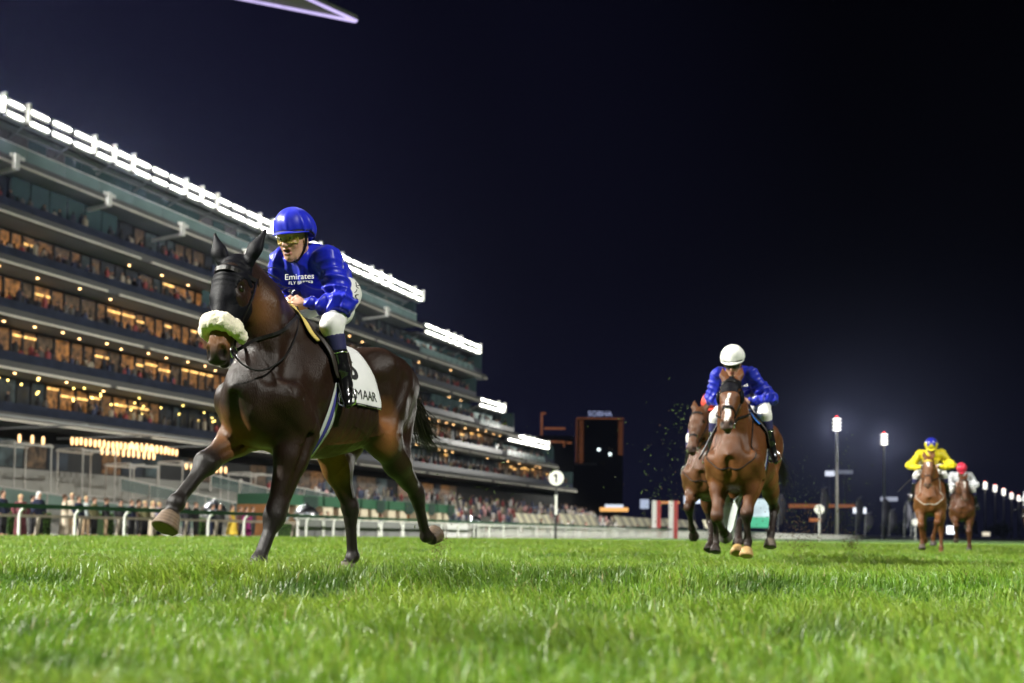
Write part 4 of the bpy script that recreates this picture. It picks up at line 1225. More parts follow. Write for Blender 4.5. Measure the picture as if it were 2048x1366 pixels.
DK, NV, BR, GR, CRM, TAN_, MAR, WHT, YEL, MAG, OLV, BLN = (0.015, 0.015, 0.018), (0.012, 0.016, 0.045), (0.09, 0.045, 0.022), (0.10, 0.10, 0.10), (0.55, 0.47, 0.36), (0.36, 0.25, 0.15), (0.13, 0.03, 0.04), (0.72, 0.72, 0.72), (0.72, 0.50, 0.05), (0.30, 0.02, 0.16), (0.14, 0.13, 0.06), (0.50, 0.36, 0.18)
HB, HD = (0.05, 0.025, 0.012), (0.012, 0.009, 0.008)
for a in [
    (27.94, -34.3, NV, DK, HB, 'spectator in navy jacket at the left edge of the rail', 'suit', 1.8, 0.2),
    (28.86, -34.4, MAR, MAR, BLN, 'blonde spectator in a maroon dress', 'robe', 1.70, -0.4, 'long'),
    (29.94, -35.0, DK, DK, HD, 'dark suited spectator beside the blonde in maroon', 'suit', 1.72, 0.5),
    (29.81, -34.5, NV, DK, WHT, 'spectator in dark clothes with a white head covering', 'suit', 1.85, -0.2, 'kandura'),
    (30.95, -34.3, CRM, CRM, HB, 'person in a long cream outfit leaning at the rail', 'robe', 1.78, 0.9),
    (32.14, -35.2, CRM, TAN_, BLN, 'fair haired person just behind the cream outfit', 'suit', 1.9, -0.6),
    (31.97, -34.6, NV, NV, HB, 'navy suited spectator right of the cream outfit', 'suit', 1.75, 0.1),
    (32.66, -34.9, (0.45, 0.5, 0.5), TAN_, BLN, 'spectator in a pale top beside the navy suit', 'suit', 1.78, -0.3),
    (32.73, -34.5, OLV, DK, HB, 'spectator in an olive jacket at the rail', 'suit', 1.72, 0.3),
    (33.31, -34.4, DK, TAN_, HB, 'black jacket and tan trousers in front of bright hedge', 'suit', 1.72, 0.8),
    (34.35, -34.6, DK, DK, HD, 'black clad spectator left of raised hoof', 'suit', 1.66, -0.1),
    (35.22, -34.8, NV, DK, BR, 'brown haired spectator in navy left of raised hoof', 'suit', 1.70, 0.2),
    (36.27, -35.4, (0.12, 0.08, 0.05), DK, HB, 'spectator in brown jacket above the raised hoof', 'suit', 1.74, 0.5),
    (35.76, -34.5, OLV, DK, BLN, 'light haired spectator in olive beside raised hoof', 'suit', 1.68, 0.0),
    (36.8, -35.0, CRM, WHT, BLN, 'blonde spectator in cream behind the raised hoof', 'robe', 1.72, 0.0, 'long'),
    (36.9, -34.7, (0.25, 0.22, 0.3), NV, BLN, 'spectator in grey lilac behind the raised hoof', 'suit', 1.66, 0.4),
    (38.53, -34.5, DK, NV, HB, 'dark suited spectator just right of the raised foreleg', 'suit', 1.72, -0.4),
    (39.31, -34.6, DK, DK, BR, 'brown haired spectator in black right of the foreleg', 'suit', 1.74, 0.4),
    (40.77, -34.8, NV, NV, HD, 'navy suited spectator left of the pair in black', 'suit', 1.68, 0.2),
    (40.83, -34.4, DK, DK, HD, 'black suited spectator left of the yellow dress', 'suit', 1.70, -0.2),
    (41.72, -34.3, YEL, YEL, HB, 'spectator in a full yellow dress at the rail', 'dress', 1.66, 0.3, 'long'),
    (42.77, -34.6, (0.09, 0.035, 0.035), DK, HB, 'spectator in dark brown right of the yellow dress', 'suit', 1.62, 0.2),
    (43.02, -34.4, MAG, MAG, HD, 'spectator in a magenta dress right of the yellow one', 'robe', 1.62, -0.2, 'long'),
    (44.28, -35.0, (0.05, 0.03, 0.04), DK, HB, 'spectator in dark plum beside the standing foreleg', 'suit', 1.66, 0.3),
    (55.88, -38.6, CRM, DK, HB, 'spectator in cream at the stall counter', 'suit', 1.68, 0.4),
    (56.91, -38.7, NV, DK, HD, 'spectator in navy beside the cream one at the stalls', 'suit', 1.72, 0.1),
    (63.7, -38.6, NV, NV, HD, 'dark spectator at the stall between the hind legs', 'suit', 1.70, 0.1),
    (66.52, -33.6, NV, (0.10, 0.10, 0.14), (0.45, 0.36, 0.2), 'tall fair haired figure in navy by the last stall', 'suit', 1.9, 0.3),
    (82.43, -33.4, DK, (0.3, 0.2, 0.15), HB, 'dark jacketed person left of the number one post', 'suit', 1.76, 0.2),
    (89.83, -33.6, WHT, DK, HD, 'person in white just right of the number one post', 'suit', 1.7, 0.0),
    (91.76, -33.8, DK, DK, WHT, 'person with white head covering right of number one post', 'suit', 1.74, 0.0, 'kandura'),
    (95.01, -33.6, (0.5, 0.25, 0.25), TAN_, HB, 'person in pink between the two right-hand canopies', 'suit', 1.66, 0.2),
    (101.66, -33.8, WHT, WHT, WHT, 'person in white robe under the second striped canopy', 'robe', 1.72, 0.0, 'kandura'),
    (106.74, -34.2, WHT, WHT, WHT, 'white robed person left of the third striped canopy', 'robe', 1.74, 0.2, 'kandura'),
    (114.45, -34.0, DK, DK, HD, 'person in black under the third striped canopy', 'suit', 1.7, 0.0),
    (120.55, -34.2, (0.3, 0.05, 0.05), DK, HB, 'person in red left of the striped pillars', 'suit', 1.66, 0.0),
    (128.2, -34.0, (0.04, 0.05, 0.12), DK, HD, 'person in blue right of the third canopy', 'suit', 1.7, 0.0),
]:
    spectator(*a)
# ================================================================ turf thrown up by the hooves
def debris(name, lab, boxes, seed):
    r = np.random.default_rng(seed)
    V, F, C = [], [], []
    for (c, rad, n, kind, s) in boxes:
        for _ in range(n):
            p = np.array(c) + r.normal(size=3) * np.array(rad)
            if p[2] < 0.03: p[2] = 0.03 + abs(p[2])
            d = r.normal(size=3); d /= np.linalg.norm(d)
            e_ = np.cross(d, r.normal(size=3)); e_ /= np.linalg.norm(e_)
            b = len(V)
            if kind == 'blade':
                L_ = s * (0.4 + r.random()); w = 0.0025 + 0.002 * r.random()
                q = p + d * L_ * 0.5 + e_ * L_ * 0.25 * r.normal(); t = p + d * L_
                V += [p - e_ * w, p + e_ * w, q - e_ * w, q + e_ * w, t]; F += [(b, b + 1, b + 3, b + 2), (b + 2, b + 3, b + 4)]
                C += [np.array((0.075, 0.125, 0.016)) * (0.25 + 1.0 * r.random())] * 5
            else:
                z = s * (0.3 + r.random()); g = np.cross(d, e_)
                V += [p + d * z, p - d * z, p + e_ * z * 0.8, p - e_ * z * 0.8, p + g * z * 0.7, p - g * z * 0.7]
                F += [(b, b + 2, b + 4), (b + 2, b + 1, b + 4), (b + 1, b + 3, b + 4), (b + 3, b, b + 4), (b + 2, b, b + 5), (b + 1, b + 2, b + 5), (b + 3, b + 1, b + 5), (b, b + 3, b + 5)]
                C += [np.array((0.10, 0.06, 0.025)) * (0.5 + r.random())] * 6
    o = obj_np(name, np.array(V), F, mat('flying_turf', (1, 1, 1), 0.8, attr='col'), None, False, np.array(C))
    tag(o, lab, 'debris', None, 'stuff')
debris('turf_debris', 'loose grass flying in the air left of the second horse',
       [((-3.16, 12.24, 1.21), (0.35, 0.5, 0.40), 110, 'blade', 0.034), ((-3.30, 12.20, 0.77), (0.12, 0.3, 0.12), 60, 'blade', 0.042), ((-3.09, 12.25, 1.84), (0.05, 0.1, 0.10), 26, 'blade', 0.06),
        ((-3.70, 12.55, 1.11), (0.6, 0.6, 0.4), 36, 'blade', 0.03), ((-3.10, 12.27, 1.21), (0.4, 0.5, 0.4), 80, 'clod', 0.007)], 3)
debris('turf_debris', 'cloud of soil and grass kicked up right of the second horse',
       [((-1.88, 13.37, 0.81), (0.20, 0.4, 0.28), 190, 'blade', 0.034), ((-1.79, 13.42, 0.48), (0.25, 0.4, 0.16), 420, 'clod', 0.009), ((-1.79, 13.43, 0.26), (0.10, 0.2, 0.08), 160, 'clod', 0.010), ((-1.35, 14.68, 1.14), (0.16, 0.4, 0.35), 110, 'blade', 0.034),
        ((-1.28, 14.73, 0.57), (0.2, 0.4, 0.16), 130, 'blade', 0.034), ((-1.27, 14.75, 0.26), (0.06, 0.1, 0.08), 160, 'clod', 0.011)], 4)
debris('turf_debris', 'small puff of sand and grass behind the leader\'s trailing hoof',
       [((-3.70, 7.01, 0.22), (0.035, 0.05, 0.07), 240, 'clod', 0.005), ((-3.48, 7.75, 0.78), (0.45, 0.5, 0.28), 46, 'blade', 0.035), ((-3.77, 7.29, 0.63), (0.2, 0.3, 0.25), 26, 'blade', 0.03)], 5)
# ================================================================ horses


def frame(fwd_pitch, yaw):
    """A: poll->muzzle, B: dorsal (front of face), C: left.  pitch 0 = hanging straight down"""
    p = R(fwd_pitch); y = R(yaw)
    A = V3(math.sin(p), 0, -math.cos(p)); B = V3(math.cos(p), 0, math.sin(p)); C = V3(0, 1, 0)
    M = np.array([[math.cos(y), -math.sin(y), 0], [math.sin(y), math.cos(y), 0], [0, 0, 1]])
    return M @ A, M @ B, M @ C

def head_prims(S, P, grow=0.0, hood=False):
    o = P['poll']; A, B, C = P['hf']
    hp = lambda s, f, l: o + A * s + B * f + C * l
    g = grow
    fl = (C, 0.78)
    S.chain([hp(0.0, -0.045, 0), hp(0.10, -0.03, 0), hp(0.24, -0.035, 0)], [0.085 + g, 0.108 + g, 0.108 + g], 0.05, (C, 0.86))
    S.chain([hp(0.24, -0.02, 0), hp(0.36, -0.006, 0), hp(0.48, 0.0, 0), hp(0.56, -0.005, 0)],
            [0.088 + g, 0.070 + g, 0.060 + g, 0.060 + g], 0.05, (C, 0.92))
    for q in (-1, 1):
        S.ell(hp(0.205, -0.105, 0.045 * q), (0.095 + g, 0.048 + g, 0.095 + g), 0.05,
              np.array([A, C, B]))
        S.cone(hp(0.13, 0.022, 0.058 * q), hp(0.22, 0.026, 0.066 * q), 0.040 + g, 0.034 + g, 0.03)          # orbit
        S.cone(hp(0.24, 0.0, 0.072 * q), hp(0.38, -0.02, 0.045 * q), 0.022 + g, 0.012 + g, 0.03)            # facial crest
    S.chain([hp(0.26, -0.12, 0), hp(0.42, -0.065, 0), hp(0.55, -0.062, 0)], [0.05 + g, 0.038 + g, 0.036 + g], 0.05, (C, 0.9))
    # ears
    for q in (-1, 1):
        e0 = hp(0.015, -0.03, 0.062 * q)
        et = hp(-0.10, 0.0, (0.062 + P.get('earsplay', 0.05) * 0.55) * q) ; e1 = hp(-0.225, 0.0, (0.062 + P.get('earsplay', 0.05)) * q)
        S.chain([e0, et, e1], [0.034 + g, 0.039 + g, 0.006 + g], 0.02, (B, 0.55))
        if not hood: S.cone(et + B * 0.028, hp(-0.17, 0.02, (0.062 + P.get('earsplay', 0.05) * 0.9) * q), 0.022, 0.006, 0.01, None, 'sub')
    if not hood:
        for q in (-1, 1):
            S.cone(hp(0.545, 0.018, 0.040 * q), hp(0.60, 0.0, 0.040 * q), 0.036, 0.030, 0.02)              # nostril flare
            S.cone(hp(0.560, 0.045, 0.052 * q), hp(0.605, 0.022, 0.050 * q), 0.022, 0.018, 0.008, None, 'sub')
        S.ell(hp(0.605, -0.022, 0), (0.03, 0.038, 0.032), 0.03, np.array([A, C, B]))
        S.ell(hp(0.60, -0.075, 0), (0.035, 0.036, 0.026), 0.025, np.array([A, C, B]))
        S.cone(hp(0.625, -0.052, -0.05), hp(0.625, -0.052, 0.05), 0.007, 0.007, 0.006, None, 'sub')        # mouth line
        for q in (-1, 1):
            S.cone(hp(0.60, -0.048, 0.06 * q), hp(0.51, -0.05, 0.062 * q), 0.007, 0.006, 0.006, None, 'sub')
            S.ell(hp(0.172, 0.030, 0.104 * q), (0.030, 0.022, 0.024), 0.01, np.array([A, C, B]), 'sub')
    return hp

def horse_body(P, h):
    S = Sdf(P['lo'], P['hi'], h)
    secs = [(0.75, 1.28, 1.04, 0.10), (0.69, 1.38, 0.98, 0.165), (0.60, 1.47, 0.93, 0.205), (0.45, 1.57, 0.87, 0.235), (0.25, 1.635, 0.815, 0.255),
            (0.10, 1.645, 0.80, 0.275), (-0.12, 1.60, 0.815, 0.300), (-0.36, 1.60, 0.88, 0.300), (-0.58, 1.655, 0.98, 0.285),
            (-0.74, 1.685, 1.06, 0.275), (-0.92, 1.64, 1.16, 0.235), (-1.05, 1.55, 1.26, 0.14), (-1.10, 1.50, 1.32, 0.07)]
    S.loft(secs, 0.05, 0.16, 2.15)
    S.ell((0.59, 0, 1.17), (0.18, 0.18, 0.22), 0.12)
    S.ell((0.60, 0, 1.02), (0.14, 0.17, 0.16), 0.12)
    Yx = (0, 1, 0)
    # withers and neck
    S.cone((0.30, 0, 1.60), (-0.02, 0, 1.60), 0.055, 0.045, 0.10)
    n = P['neck']
    S.chain(n, P['neck_r'], 0.12, (Yx, 0.60))
    for q in (-1, 1):
        S.cone(V3(0.55, 0.10 * q, 1.28), n[-1] * 0.55 + n[1] * 0.45 + V3(-0.02, 0.085 * q, -0.02), 0.075, 0.05, 0.09)     # brachiocephalic muscle
        # shoulder blade, point of shoulder, pectorals
        S.cone((0.16, 0.165 * q, 1.50), (0.58, 0.155 * q, 1.13), 0.080, 0.105, 0.09)
        S.cone((0.20, 0.20 * q, 1.36), (0.45, 0.21 * q, 1.02), 0.095, 0.095, 0.08)
        S.ell((0.655, 0.085 * q, 1.06), (0.11, 0.085, 0.14), 0.05)
        S.cone((0.55, 0.05 * q, 0.93), (0.2, 0.08 * q, 0.86), 0.07, 0.06, 0.06)
        # haunch
        S.cone((-0.55, 0.17 * q, 1.50), (-0.88, 0.15 * q, 1.42), 0.13, 0.13, 0.10)
    for nm, q in (('RF', -1), ('LF', 1)):
        el, kn, fe, co, toe = P[nm]
        ps = V3(0.58, 0.175 * q, 1.12)
        S.cone(ps, el, 0.125, 0.112, 0.07)
        m1 = el * 0.70 + kn * 0.30
        S.chain([el, m1, kn * 0.9 + el * 0.1, kn], [0.125, 0.104, 0.062, 0.064], 0.07, (Yx, 0.90))
        d = (kn - el) / np.linalg.norm(kn - el); fx = V3(-d[2], 0, d[0])
        S.cone(el + d * 0.02 - fx * P.get('fb', 0.03), m1 - fx * 0.015, 0.075, 0.065, 0.05)                                    # extensor bulk
        S.ell(kn + fx * 0.010, (0.060, 0.060, 0.070), 0.03)
        S.ell(kn - fx * 0.035 - d * 0.01, (0.03, 0.03, 0.035), 0.03)
        c1 = kn * 0.8 + fe * 0.2
        S.chain([kn, c1, fe], [0.054, 0.040, 0.038], 0.03)
        dd = (fe - kn) / np.linalg.norm(fe - kn); bx = V3(dd[2], 0, -dd[0])
        S.cone(c1 + bx * 0.024, fe + bx * 0.02, 0.016, 0.02, 0.02)                                                            # tendons
        leg_end(S, fe, co, toe, bx)
    for nm, q in (('RH', -1), ('LH', 1)):
        st, ho, fe, co, toe = P[nm]
        hip = V3(-0.74, 0.15 * q, 1.34)
        S.cone(hip, st, 0.21, 0.135, 0.09, (Yx, 0.68))
        S.cone(V3(-0.94, 0.11 * q, 1.28), st * 0.55 + ho * 0.45 + V3(-0.03, 0, 0.03), 0.125, 0.075, 0.09, (Yx, 0.85))              # hamstrings
        m1 = st * 0.6 + ho * 0.4
        S.chain([st, m1, ho], [0.135, 0.110, 0.058], 0.07, (Yx, 0.76))
        d = (ho - st) / np.linalg.norm(ho - st); bx = V3(d[2], 0, -d[0])
        if bx[0] > 0: bx = -bx
        pt = ho + bx * 0.055 - d * 0.035
        S.ell(ho, (0.062, 0.054, 0.070), 0.035)
        S.cone(pt, ho + d * 0.05, 0.030, 0.036, 0.04)                                                                          # point of hock
        S.cone(st * 0.35 + ho * 0.65 + bx * 0.04, pt, 0.020, 0.018, 0.03)                                                      # achilles
        c1 = ho * 0.75 + fe * 0.25
        S.chain([ho, c1, fe], [0.056, 0.042, 0.039], 0.03)
        dd = (fe - ho) / np.linalg.norm(fe - ho); b2 = V3(dd[2], 0, -dd[0])
        S.cone(c1 + b2 * 0.024, fe + b2 * 0.02, 0.017, 0.02, 0.02)
        leg_end(S, fe, co, toe, b2)
        S.cone((-0.40, 0.275 * q, 1.34), (-0.46, 0.285 * q, 1.14), 0.05, 0.06, 0.09, None, 'sub')                              # flank hollow
    # groove between the pectorals, jugular groove
    S.cone((0.815, 0, 1.12), (0.755, 0, 0.90), 0.022, 0.03, 0.07, None, 'sub')
    for q in (-1, 1):
        S.cone(V3(0.72, 0.175 * q, 1.24), V3(0.70, 0.13 * q, 1.40), 0.028, 0.02, 0.06, None, 'sub')
        S.cone((0.40, 0.345 * q, 1.20), (0.27, 0.335 * q, 0.98), 0.04, 0.05, 0.07, None, 'sub')
        # muscle separations
        S.cone((-1.00, 0.235 * q, 1.46), (-0.90, 0.285 * q, 1.02), 0.035, 0.035, 0.05, None, 'sub')
        S.cone((-0.66, 0.345 * q, 1.42), (-0.50, 0.335 * q, 1.12), 0.045, 0.035, 0.06, None, 'sub')
        S.cone((0.735, 0.235 * q, 1.02), (0.56, 0.285 * q, 0.90), 0.03, 0.03, 0.04, None, 'sub')
        S.cone((0.13, 0.325 * q, 1.50), (0.30, 0.355 * q, 1.22), 0.05, 0.05, 0.06, None, 'sub')
        S.cone((0.52, 0.205 * q, 1.50), (0.60, 0.235 * q, 1.27), 0.04, 0.04, 0.06, None, 'sub')
        S.cone((-0.38, 0.245 * q, 1.02), P['LH' if q > 0 else 'RH'][0] + V3(0.05, 0.04 * q, -0.02), 0.03, 0.035, 0.05)
        for nm_ in ('LF', 'RF'):
            if (nm_ == 'LF') == (q > 0):
                el_, kn_ = P[nm_][0], P[nm_][1]
                S.cone(el_ + V3(0.03, 0.105 * q, -0.03), kn_ * 0.75 + el_ * 0.25 + V3(0.01, 0.068 * q, 0), 0.020, 0.012, 0.03, None, 'sub')
                S.cone(el_ + V3(0.03, -0.095 * q, -0.06), kn_ * 0.75 + el_ * 0.25 + V3(0.02, -0.066 * q, 0), 0.016, 0.012, 0.03, None, 'sub')
    # dock
    S.cone((-1.03, 0, 1.50), P['dock'], 0.055, 0.03, 0.05)
    head_prims(S, P)
    return S.mesh(2)

def leg_end(S, fe, co, toe, bx):
    S.ell(fe, (0.048, 0.045, 0.050), 0.025)
    S.ell(fe + bx * 0.022, (0.030, 0.034, 0.034), 0.02)
    S.cone(fe, co, 0.036, 0.040, 0.03)
    ax = toe - co; ax = ax / np.linalg.norm(ax)
    # hoof: flat-soled cone leaning along the pastern
    S.capcone(co - ax * 0.012, co + ax * 0.095, 0.053, 0.080, 0.012)

def wrap_sheet(bvh, xs, ths, off, zc=1.22, thick=0.008):
    """sheet that follows the horse: rays cast inwards round the long axis; xs(j) may vary with theta"""
    nx, nt = len(xs[0]) if hasattr(xs[0], '__len__') else len(xs), len(ths)
    P0, N0 = [], []
    for j, th in enumerate(ths):
        row = xs[j] if hasattr(xs[0], '__len__') else xs
        for x in row:
            d = Vector((0, math.sin(th), math.cos(th)))
            c = Vector((x, 0, zc))
            hit = bvh.ray_cast(c + d * 1.2, -d, 1.2)
            p = hit[0] if hit[0] is not None else c + d * 0.3
            P0.append(np.array(p)); N0.append(np.array(d))
    G = np.array(P0).reshape(nt, nx, 3); N = np.array(N0).reshape(nt, nx, 3)
    rad = np.linalg.norm(G - np.array([0, 0, zc]) * 1.0 - np.stack([G[..., 0], 0 * G[..., 0], 0 * G[..., 0]], -1), axis=-1)
    for _ in range(3):      # relax so the sheet spans hollows like cloth
        pr = np.pad(rad, 1, mode='edge')
        av = (pr[:-2, 1:-1] + pr[2:, 1:-1] + pr[1:-1, :-2] + pr[1:-1, 2:]) / 4
        rad = np.maximum(rad, av)
    G = np.stack([G[..., 0], 0 * G[..., 0], 0 * G[..., 0] + zc], -1) + N * (rad + off)[..., None]
    top = G + N * thick
    V = np.concatenate([top.reshape(-1, 3), G.reshape(-1, 3)])
    n = nt * nx
    F = []
    for j in range(nt - 1):
        for i in range(nx - 1):
            a, b, c, d = j * nx + i, j * nx + i + 1, (j + 1) * nx + i + 1, (j + 1) * nx + i
            F += [(a, b, c, d), (d + n, c + n, b + n, a + n)]
    for i in range(nx - 1):
        F += [(i + 1, i, i + n, i + 1 + n), ((nt - 1) * nx + i, (nt - 1) * nx + i + 1, (nt - 1) * nx + i + 1 + n, (nt - 1) * nx + i + n)]
    for j in range(nt - 1):
        F += [(j * nx, (j + 1) * nx, (j + 1) * nx + n, j * nx + n), ((j + 1) * nx + nx - 1, j * nx + nx - 1, j * nx + nx - 1 + n, (j + 1) * nx + nx - 1 + n)]
    return V, np.array(F)

def coat_colour(V, P, N):
    """real markings of the coat: dark points on the legs, lighter flank / inner limbs / muzzle, white marks"""
    c = P['coat']
    base, pts, tan = (np.array(c[k]) for k in ('base', 'points', 'tan'))
    nz = snoise(V, 2.2, 3)[:, None] * 0.5
    C = np.tile(base, (len(V), 1))
    x, y, z = V.T
    # lighter: groin, flank, elbow, insides of the limbs
    t = np.zeros(len(V))
    for ctr, r, s in P['tan_spots']:
        d = np.linalg.norm((V - np.array(ctr)) / np.array(r), axis=1)
        t = np.maximum(t, s * np.clip(1.25 - d, 0, 1))
    t = np.clip(t + 0.18 * nz[:, 0] * (t > 0), 0, 1)[:, None]
    C = C * (1 - t) + tan * t
    # dark lower legs
    k = np.zeros(len(V))
    for nm in ('RF', 'LF', 'RH', 'LH'):
        a, b, f = P[nm][0], P[nm][1], P[nm][2]
        ab = b - a; q = (V - a) @ ab / (ab @ ab)
        near = np.linalg.norm(V - (a + np.clip(q, 0, 1)[:, None] * ab), axis=1)
        bf = f - b; q2 = (V - b) @ bf / (bf @ bf)
        near2 = np.linalg.norm(V - (b + np.clip(q2, 0, 1.6)[:, None] * bf), axis=1)
        k = np.maximum(k, np.where(near < 0.16, np.clip((q - P.get('pt0', 0.35)) * 1.7, 0, 1), 0))
        k = np.maximum(k, np.where(near2 < 0.17, np.clip(q2 * 4 + 0.9, 0, 1), 0))
    k = np.clip(k + 0.2 * nz[:, 0] * (k > 0.05), 0, 1)[:, None]
    C = C * (1 - k) + pts * k
    # head: dark nostrils / lips, white marks
    o = P['poll']; A, B, Cl = P['hf']
    s = (V - o) @ A; f = (V - o) @ B; l = (V - o) @ Cl
    hd = (np.abs(l) < 0.14) & (f > -0.2) & (s > -0.3) & (s < 0.75)
    mz = np.where(hd, np.clip((s - 0.53) * 14, 0, 1), 0)[:, None] * 0.85
    C = C * (1 - mz) + np.array(P.get('muzzle', (0.022, 0.018, 0.017))) * mz
    for q in (-1, 1):
        nc = o + A * 0.583 + B * 0.036 + Cl * 0.051 * q
        C[np.linalg.norm(V - nc, axis=1) < 0.027] = (0.012, 0.007, 0.006)
    bl = P.get('blaze')
    if bl:
        s0, s1, w = bl
        m = hd & (f > 0.0) & (s > s0) & (s < s1) & (np.abs(l + 0.01 * np.sin(s * 23)) < w * (0.75 + 0.3 * np.sin(s * 17)))
        C[m] = (0.75, 0.72, 0.68)
    for nm, c2 in P.get('hoofcol', {}).items():
        co, toe = P[nm][3], P[nm][4]
        ax = (toe - co) / np.linalg.norm(toe - co)
        q = (V - co) @ ax
        m = (np.linalg.norm(V - co - q[:, None] * ax, axis=1) < 0.12) & (q > -0.004) & (q < 0.12)
        C[m] = np.array(c2) * (1 + 0.25 * np.sin(V[m] @ ax * 300))[:, None]
    return C * (1 + 0.22 * nz * 0.6)

def strap(name, pts, r, m, parent, n=20, sides=6, close=False):
    p = spline(pts, n, close)
    v, f = tube_vf(p, r, sides, not close, close)
    return MB().add(v, f).build(name, m, parent, True)

def band(name, pts, w, th, m, parent, out, n=20):
    """flat leather strip along pts; out: surface normal"""
    p = [Vector(q) for q in spline(pts, n)]
    mb = MB()
    V_, F_ = [], []
    for i, a in enumerate(p):
        t = (p[min(i + 1, len(p) - 1)] - p[max(i - 1, 0)]).normalized()
        o_ = Vector(out(a) if callable(out) else out).normalized()
        s_ = t.cross(o_).normalized()
        o_ = s_.cross(t)
        V_ += [a - s_ * w / 2 - o_ * th / 2, a + s_ * w / 2 - o_ * th / 2, a + s_ * w / 2 + o_ * th / 2, a - s_ * w / 2 + o_ * th / 2]
    for i in range(len(p) - 1):
        for k in range(4):
            F_.append((i * 4 + k, i * 4 + (k + 1) % 4, i * 4 + 4 + (k + 1) % 4, i * 4 + 4 + k))
    F_ += [(3, 2, 1, 0), tuple(range(len(V_) - 4, len(V_)))]
    return mb.add(V_, F_).build(name, m, parent, False)

def torus_pts(c, n, r, k=14):
    c, n = Vector(c), Vector(n).normalized()
    u = n.orthogonal().normalized(); w = n.cross(u)
    return [c + (u * math.cos(2 * math.pi * i / k) + w * math.sin(2 * math.pi * i / k)) * r for i in range(k)]

M_COAT = mat('horse_coat', (1, 1, 1), 0.40, var=0.20, scale=9, bump=0.45, bscale=60, attr='col', spec=0.27, aniso=(2.0, 5, 0.8))
M_HAIR = mat('horse_hair', (0.016, 0.012, 0.010), 0.42, var=0.3, scale=20)
M_HAIR2 = mat('horse_hair_brown', (0.06, 0.028, 0.014), 0.42, var=0.3, scale=20)
M_LEATHER = mat('black_leather', (0.010, 0.009, 0.009), 0.42, var=0.2, bump=0.1, bscale=200, spec=0.22)
M_BROWNL = mat('dark_brown_leather', (0.022, 0.015, 0.012), 0.55, var=0.2, bump=0.1, bscale=150)
M_STEEL = mat('polished_steel', (0.75, 0.75, 0.76), 0.18, 1.0, var=0.05)
M_HOOD = mat('black_stretch_hood', (0.006, 0.006, 0.009), 0.5, var=0.2, scale=30, bump=0.25, bscale=60, spec=0.09, aniso=(1, 1, 4))
M_FLEECE = mat('cream_sheepskin', (0.86, 0.79, 0.62), 0.95, var=0.12, scale=40, bump=0.6, bscale=160, sheen=0.3)
M_CLOTH = mat('white_saddle_cloth', (0.74, 0.74, 0.75), 0.85, var=0.06, scale=8, bump=0.2, bscale=25)
M_BLACKP = mat('black_print', (0.012, 0.012, 0.014), 0.7, var=0.1)
M_EYE = mat('dark_wet_eye', (0.012, 0.008, 0.006), 0.06, var=0.1)
M_YPAD = mat('yellow_saddle_pad', (0.62, 0.47, 0.13), 0.8, var=0.1, bump=0.15, bscale=90)
M_BPAD = mat('bright_blue_pad', (0.02, 0.16, 0.62), 0.8, var=0.1)
M_GIRTH = mat('pale_girth_web', (0.42, 0.46, 0.44), 0.8, var=0.1, bump=0.2, bscale=150)
M_GIRTHB = mat('blue_girth_web', (0.03, 0.03, 0.22), 0.8, var=0.1)
M_DKGREEN = mat('dark_green_web', (0.03, 0.06, 0.04), 0.8)

